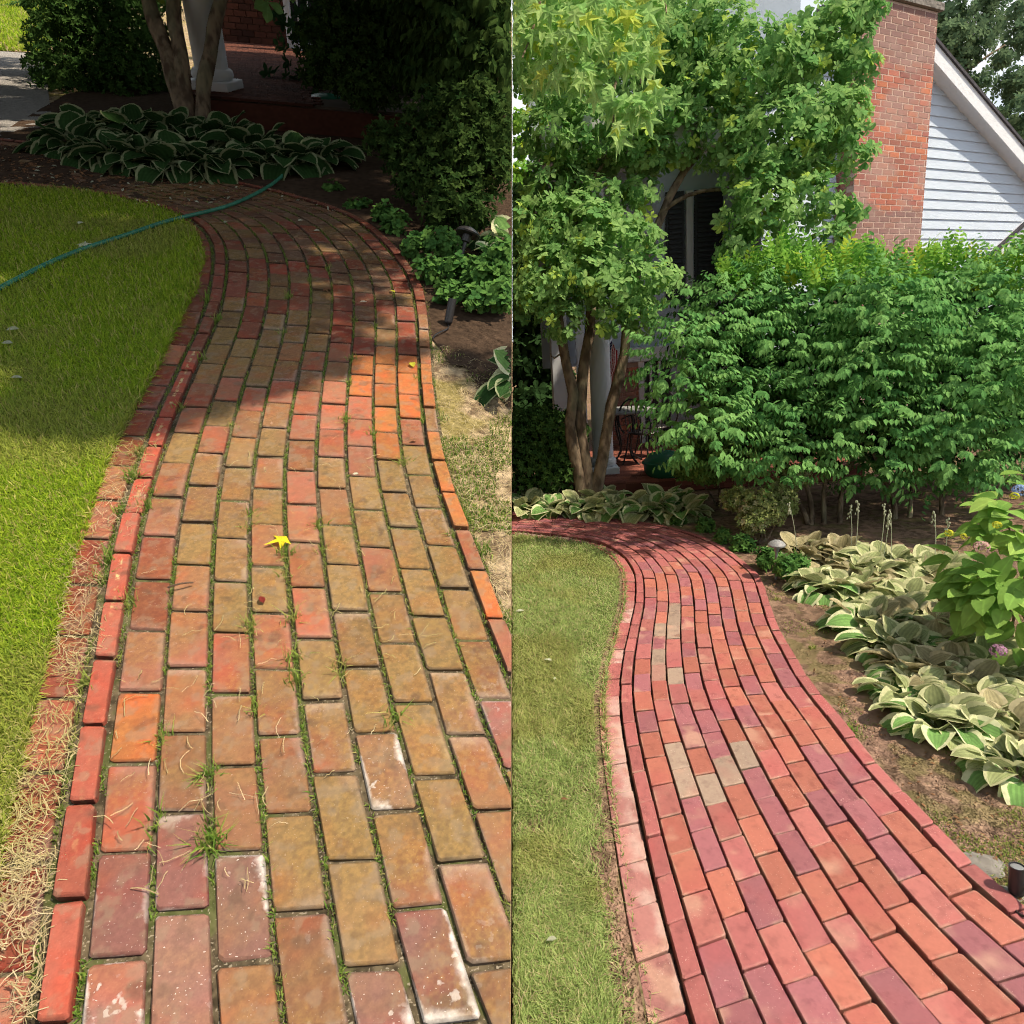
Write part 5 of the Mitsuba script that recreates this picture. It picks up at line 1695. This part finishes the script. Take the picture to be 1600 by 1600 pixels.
# ================================================================ small things of the left garden
hp = [(-60, 480), (0, 450), (60, 419), (130, 389), (200, 366), (260, 346), (300, 336), (345, 325), (395, 305), (430, 284), (452, 262)]
hz = [.035, .032, .035, .03, .034, .03, .026, .018, .016, .02, .05]
hc_ = curve([LG(x, y, z) for (x, y), z in zip(hp, hz)], 90)
v, f = tube(hc_, .0125, 12)
n90 = 90 * 12
uu = np.vstack([np.c_[np.repeat(np.linspace(0, 1, 90), 12), np.tile((np.arange(12) % 2) * .5 + .25, 90)], [[0, .5], [1, .5]]])
k = put('garden_hose', (v, f), 'm_hose', 'L', uv=uu, smooth=True)
tag(k, 'green garden hose lying across the shaded lawn and path', 'hose')

pb = LG(706, 452)
pd = pix(hom(ML, pb[None]))[0, 2]
pt = LP(731, 366, pd - .02)
k = numbered('path_light')
put('post', tube([pb, (pb + pt) / 2, pt], .011, 10), 'm_black_metal', 'L', k, smooth=40)
ax = unit(pt - pb)
e1 = unit(np.cross(ax, [0, 1, 0]))
Rm = np.stack([e1, np.cross(ax, e1), ax], 1)
for nm, prof, m in (('cap', [(0, -.004), (.072, -.004), (.075, .004), (.062, .020), (.030, .036), (.010, .044), (0, .045)], 'm_black_metal'), ('collar', [(.012, -.05), (.024, -.045), (.028, -.006), (.012, -.0055)], 'm_black_metal')):
    v, f = lathe(prof, 28)
    put(nm, (v @ Rm.T + pt, f), m, 'L', k, smooth=40)
tag(k, 'black mushroom capped path light standing in ivy', 'light')
sb = LG(700, 508)
sd = pix(hom(ML, sb[None]))[0, 2]
spotlight(sb + [0, 0, .01], LP(707, 470, sd - .02) - sb, float(np.linalg.norm(LP(707, 470, sd - .02) - sb)), .022, 'L', 'black ground spotlight at the shaded edge of the weathered path', [sb, LG(690, 518, .01), LG(682, 522, .01), LG(676, 530, .005)])

r = np.random.default_rng(94)
TU = [(310, 1322, .060, 46), (303, 1215, .045, 34), (330, 1300, .05, 20), (246, 1152, .04, 18), (428, 868, .05, 34), (530, 860, .035, 26), (490, 818, .045, 18), (400, 985, .06, 14), (468, 968, .06, 14), (447, 1028, .055, 18), (470, 1070, .055, 18), (516, 1046, .05, 16), (588, 1122, .055, 16), (640, 590, .04, 18),
      (214, 708, .05, 34), (204, 748, .06, 40), (190, 800, .04, 22), (150, 880, .06, 22), (168, 905, .05, 20), (197, 945, .04, 22), (128, 1068, .05, 24), (228, 792, .045, 26), (236, 770, .04, 18), (555, 600, .045, 20), (537, 655, .045, 20), (574, 680, .045, 18), (625, 722, .045, 26), (750, 860, .045, 34), (700, 835, .035, 14), (668, 655, .04, 18), (532, 560, .045, 18), (582, 510, .04, 16), (455, 465, .05, 16), (545, 500, .05, 18), (440, 520, .05, 14), (340, 500, .06, 24), (335, 470, .06, 20), (312, 560, .05, 18), (300, 640, .04, 14), (795, 965, .04, 24), (375, 800, .035, 14), (380, 822, .035, 14), (435, 900, .04, 16), (412, 1110, .05, 12), (210, 1290, .05, 14), (340, 665, .035, 14), (505, 420, .05, 14), (480, 440, .05, 14)]
def path_w(p):
    ss = np.linspace(0, pathL.T, 700)
    A, B = pathL.A(ss), pathL.B(ss)
    w = ((p - A) * (B - A)).sum(1) / ((B - A) ** 2).sum(1)
    k_ = np.argmin(np.linalg.norm(A + (B - A) * w[:, None] - p, axis=1))
    return w[k_], ss[k_]


ORD = ['first', 'second', 'third', 'fourth', 'fifth', 'sixth', 'seventh', 'eighth', 'ninth', 'tenth', 'eleventh', 'twelfth', 'thirteenth', 'fourteenth']
cols = {}
for i, (px, py, h, n) in enumerate(TU):
    w, s_ = path_w(LG(px, py)[:2])
    c_ = min(range(len(COURL)), key=lambda q: abs(COURL[q][1] - w))
    cols.setdefault(c_, []).append((s_, i))
WHERE = {i: (c_, n_, len(m)) for c_, m in cols.items() for n_, (_, i) in enumerate(sorted(m))}
for i, (px, py, h, n) in enumerate(TU):
    w, s_ = path_w(LG(px, py)[:2])
    bs_ = [-.008] + [(COURL[q][1] + COURL[q + 1][0]) / 2 for q in range(1, len(COURL) - 1)] + [1.012]
    w = min(bs_, key=lambda q: abs(q - w))
    v, f, u = tuft(np.append(pathL.at(s_, w), -.006), int(n * 1.7), h * 1.35, 'L', r, width=.0019, spread=.013, lean=.85)
    k = put('grass_tuft', (v, f), 'm_grass_weed', 'L', uv=u)
    if k:
        c_, n_, m_ = WHERE[i]
        col = 'joint outside the left edging' if c_ == 0 else 'joint inside the left edging' if c_ == 1 else 'joint by the right edging' if c_ == 10 else 'soil beyond the right edging' if c_ > 10 else f'{ORD[c_ - 2]} long joint from the left'
        tag(k, f'{"large" if h * n > 1.6 else "small"} grass tuft, {ORD[n_]} from the bottom in the {col}', 'weed', 'grass tufts in the weathered path')

# fine growth along the joints, one mass
pts = []
for ci, (w0, w1, h, what) in enumerate(COURL):
    s, L = pathL.lengths(w1)
    m = 2600 if what == 'field' else 2200
    t = np.interp(r.random(m) ** 1.3 * L[-1] * .8, L, s)
    p = pathL.at(t, np.full(m, w1 + .0018)) + r.normal(0, .0035, (m, 2))
    g = meshkit.fbm(np.c_[p * 7.0, np.full(m, ci * 3.1)], 3, 8)
    pts.append(p[g > .47 - (.07 if what != 'field' else 0)])
pts = np.vstack(pts)
pts = pts[shapely.contains_xy(HALF['L'], pts[:, 0], pts[:, 1])]
v, f, u = blades(pts, .021, r, 'L', width=.0014, lean=1.1, z=-.008)
tag(put('joint_weeds', (v, f), 'm_grass_weed', 'L', uv=u), 'fine green growth along the joints of the weathered bricks', 'weeds', kind='stuff')


def straws(pts, r, length, z=.004):
    n = len(pts)
    a = r.uniform(0, 2 * np.pi, n)
    L = length * r.uniform(.4, 1.3, n)
    k = r.normal(0, .35, n)
    V = []
    for t in np.linspace(0, 1, 5):
        ang = a + k * (t - .5)
        V.append(np.c_[pts + np.stack([np.cos(ang), np.sin(ang)], 1) * ((t - .5) * L)[:, None], z + .014 * r.random(n) * (1 + np.sin(3 * t + k)) * .5 + .002])
    V = np.stack(V, 1)
    side = np.stack([-np.sin(a), np.cos(a), np.zeros(n)], 1) * (.0004 + .0006 * r.random(n))[:, None]
    v = np.stack([V - side[:, None], V + side[:, None]], 2).reshape(-1, 3)
    q = np.array([[2 * i, 2 * i + 1, 2 * i + 3, 2 * i + 2] for i in range(4)])
    f = (q[None] + (np.arange(n) * 10)[:, None, None]).reshape(-1, 4)
    u = np.tile(np.c_[np.repeat(np.linspace(.4, .95, 5), 2), np.tile([.2, .8], 5)], (n, 1))
    u[:, 0] += np.repeat(r.integers(0, 4096, n), 10)
    return v, np.vstack([f[:, [0, 1, 2]], f[:, [0, 2, 3]]]), u


def px_region(poly, n, r):
    x0, y0, x1, y1 = Polygon(poly).bounds
    q = np.stack([r.uniform(x0, x1, n * 6), r.uniform(y0, y1, n * 6)], 1)
    q = q[shapely.contains_xy(Polygon(poly), q[:, 0], q[:, 1])][:n]
    return np.array([LG(*a)[:2] for a in q])


S = np.vstack([px_region([(20, 1130), (125, 1080), (120, 1180), (70, 1330), (20, 1420), (-30, 1440), (-30, 1250)], 420, r), px_region([(-30, 1240), (60, 1200), (60, 1380), (-30, 1600)], 210, r), px_region([(95, 850), (160, 850), (170, 1000), (110, 1080), (85, 1060)], 260, r), px_region([(170, 690), (250, 690), (210, 840), (140, 840)], 160, r), px_region([(30, 1330), (90, 1330), (60, 1600), (20, 1600)], 160, r), px_region([(230, 640), (600, 640), (700, 1000), (400, 1400), (150, 1400)], 130, r)])
v, f, u = straws(S, r, .046)
tag(put('dry_grass', (v, f), 'm_straw', 'L', uv=u), 'dry straw coloured grass clippings along the outer edge of the weathered path', 'dry grass', kind='stuff')
# sparse grass on the dry strip right of the path
D_ = px_region([(672, 540), (700, 540), (830, 600), (830, 1020), (800, 1000), (770, 925), (735, 830), (711, 760), (690, 690)], 9000, r)
g = meshkit.fbm(np.c_[D_ * 5.0, np.zeros(len(D_))], 3, 9)
v1 = blades(D_[g > .50], .028, r, 'L', width=.0018, lean=1.0, z=-.014)
tag(put('sparse_grass', v1[:2], 'm_grass_weed', 'L', uv=v1[2]), 'sparse yellow green grass on the dry soil right of the weathered path', 'grass', kind='stuff')
v, f, u = straws(D_[::7], r, .05, -.008)
tag(put('dry_grass', (v, f), 'm_straw', 'L', uv=u), 'dry grass litter on the bare soil right of the weathered path', 'dry grass', kind='stuff')

for px, py, s_, t_, lab, sh_ in ((450, 842, .062, 0, 'bright yellow star shaped leaf on the weathered bricks', 'star'), (412, 942, .030, 1, 'small dark red curled leaf on an olive brick', 'leaf'), (652, 687, .028, 3, 'dark seed husk in the joint by the right edging', 'leaf'), (130, 384, .07, 2, 'pale star leaf on the shaded lawn above the hose', 'star'), (122, 350, .05, 2, 'pale leaf scrap on the shaded lawn, topmost', 'leaf'),
                                 (30, 513, .05, 2, 'pale leaf scrap on the shaded lawn, upper of the two at the left edge', 'leaf'), (20, 536, .045, 2, 'pale leaf scrap on the shaded lawn, lower of the two at the left edge', 'leaf'), (16, 590, .045, 2, 'pale leaf on the lawn where the shade ends', 'leaf'), (505, 452, .05, 3, 'brown star leaf on the shaded bricks', 'star'), (617, 457, .045, 6, 'yellow green leaf on the shaded bricks', 'leaf'), (562, 472, .04, 2, 'cream leaf scrap on the shaded bricks', 'leaf'),
                                 (655, 415, .06, 3, 'brown dry leaf beside the ivy', 'star'), (643, 566, .05, 6, 'pale green leaf standing at the lit end of the right edging', 'leaf'), (590, 652, .022, 3, 'tiny brown leaf on a lit orange brick', 'leaf'), (350, 348, .04, 2, 'pale leaf scrap by the hose on the path', 'leaf'), (500, 360, .045, 2, 'greyish leaf in the middle of the shaded path', 'leaf'), (465, 345, .04, 2, 'small grey leaf on the darkest part of the path', 'leaf'), (560, 740, .02, 2, 'tiny straw leaf scrap between lit bricks', 'leaf')):
    fallen(px, py, s_, t_, 'L', lab, r, z=.035 if px < 200 else .008, shape=sh_)
for (a, b_) in (((262, 918), (302, 910)),):
    k = put('twig', tube(curve([LG(*a, .012), LG((a[0] + b_[0]) / 2, (a[1] + b_[1]) / 2 - 2, .02), LG(*b_, .012)], 8), .0026, 6), 'm_twig', 'L')
    tag(k, 'short brown twig lying across a joint of the weathered path', 'twig')

# leaf litter over the dark far bend of the weathered path
_q = np.stack([r.uniform(-20, 640, 9000), r.uniform(228, 430, 9000)], 1)
_g = np.array([LG(*a)[:2] for a in _q[:5200]])
_g = _g[shapely.contains_xy(bedL, _g[:, 0], _g[:, 1])]
_g = _g[meshkit.fbm(np.c_[_g * 1.6, np.zeros(len(_g))], 3, 5) > .44]
v, f, u = scatter(leaf(1.0, .5, 2), np.c_[_g, np.full(len(_g), .012)], r.normal(size=(len(_g), 3)) * [1, 1, .15], np.array([0, 0, 1.0]) + r.normal(0, .35, (len(_g), 3)), r.uniform(.015, .045, len(_g)), np.where(r.random(len(_g)) < .12, 2, 3) * 64 + r.integers(0, 64, len(_g)))
tag(put('leaf_litter', (v, f), 'm_petal', 'L', uv=u), 'brown leaf litter on the dark far bend of the weathered path', 'leaf litter', kind='stuff')
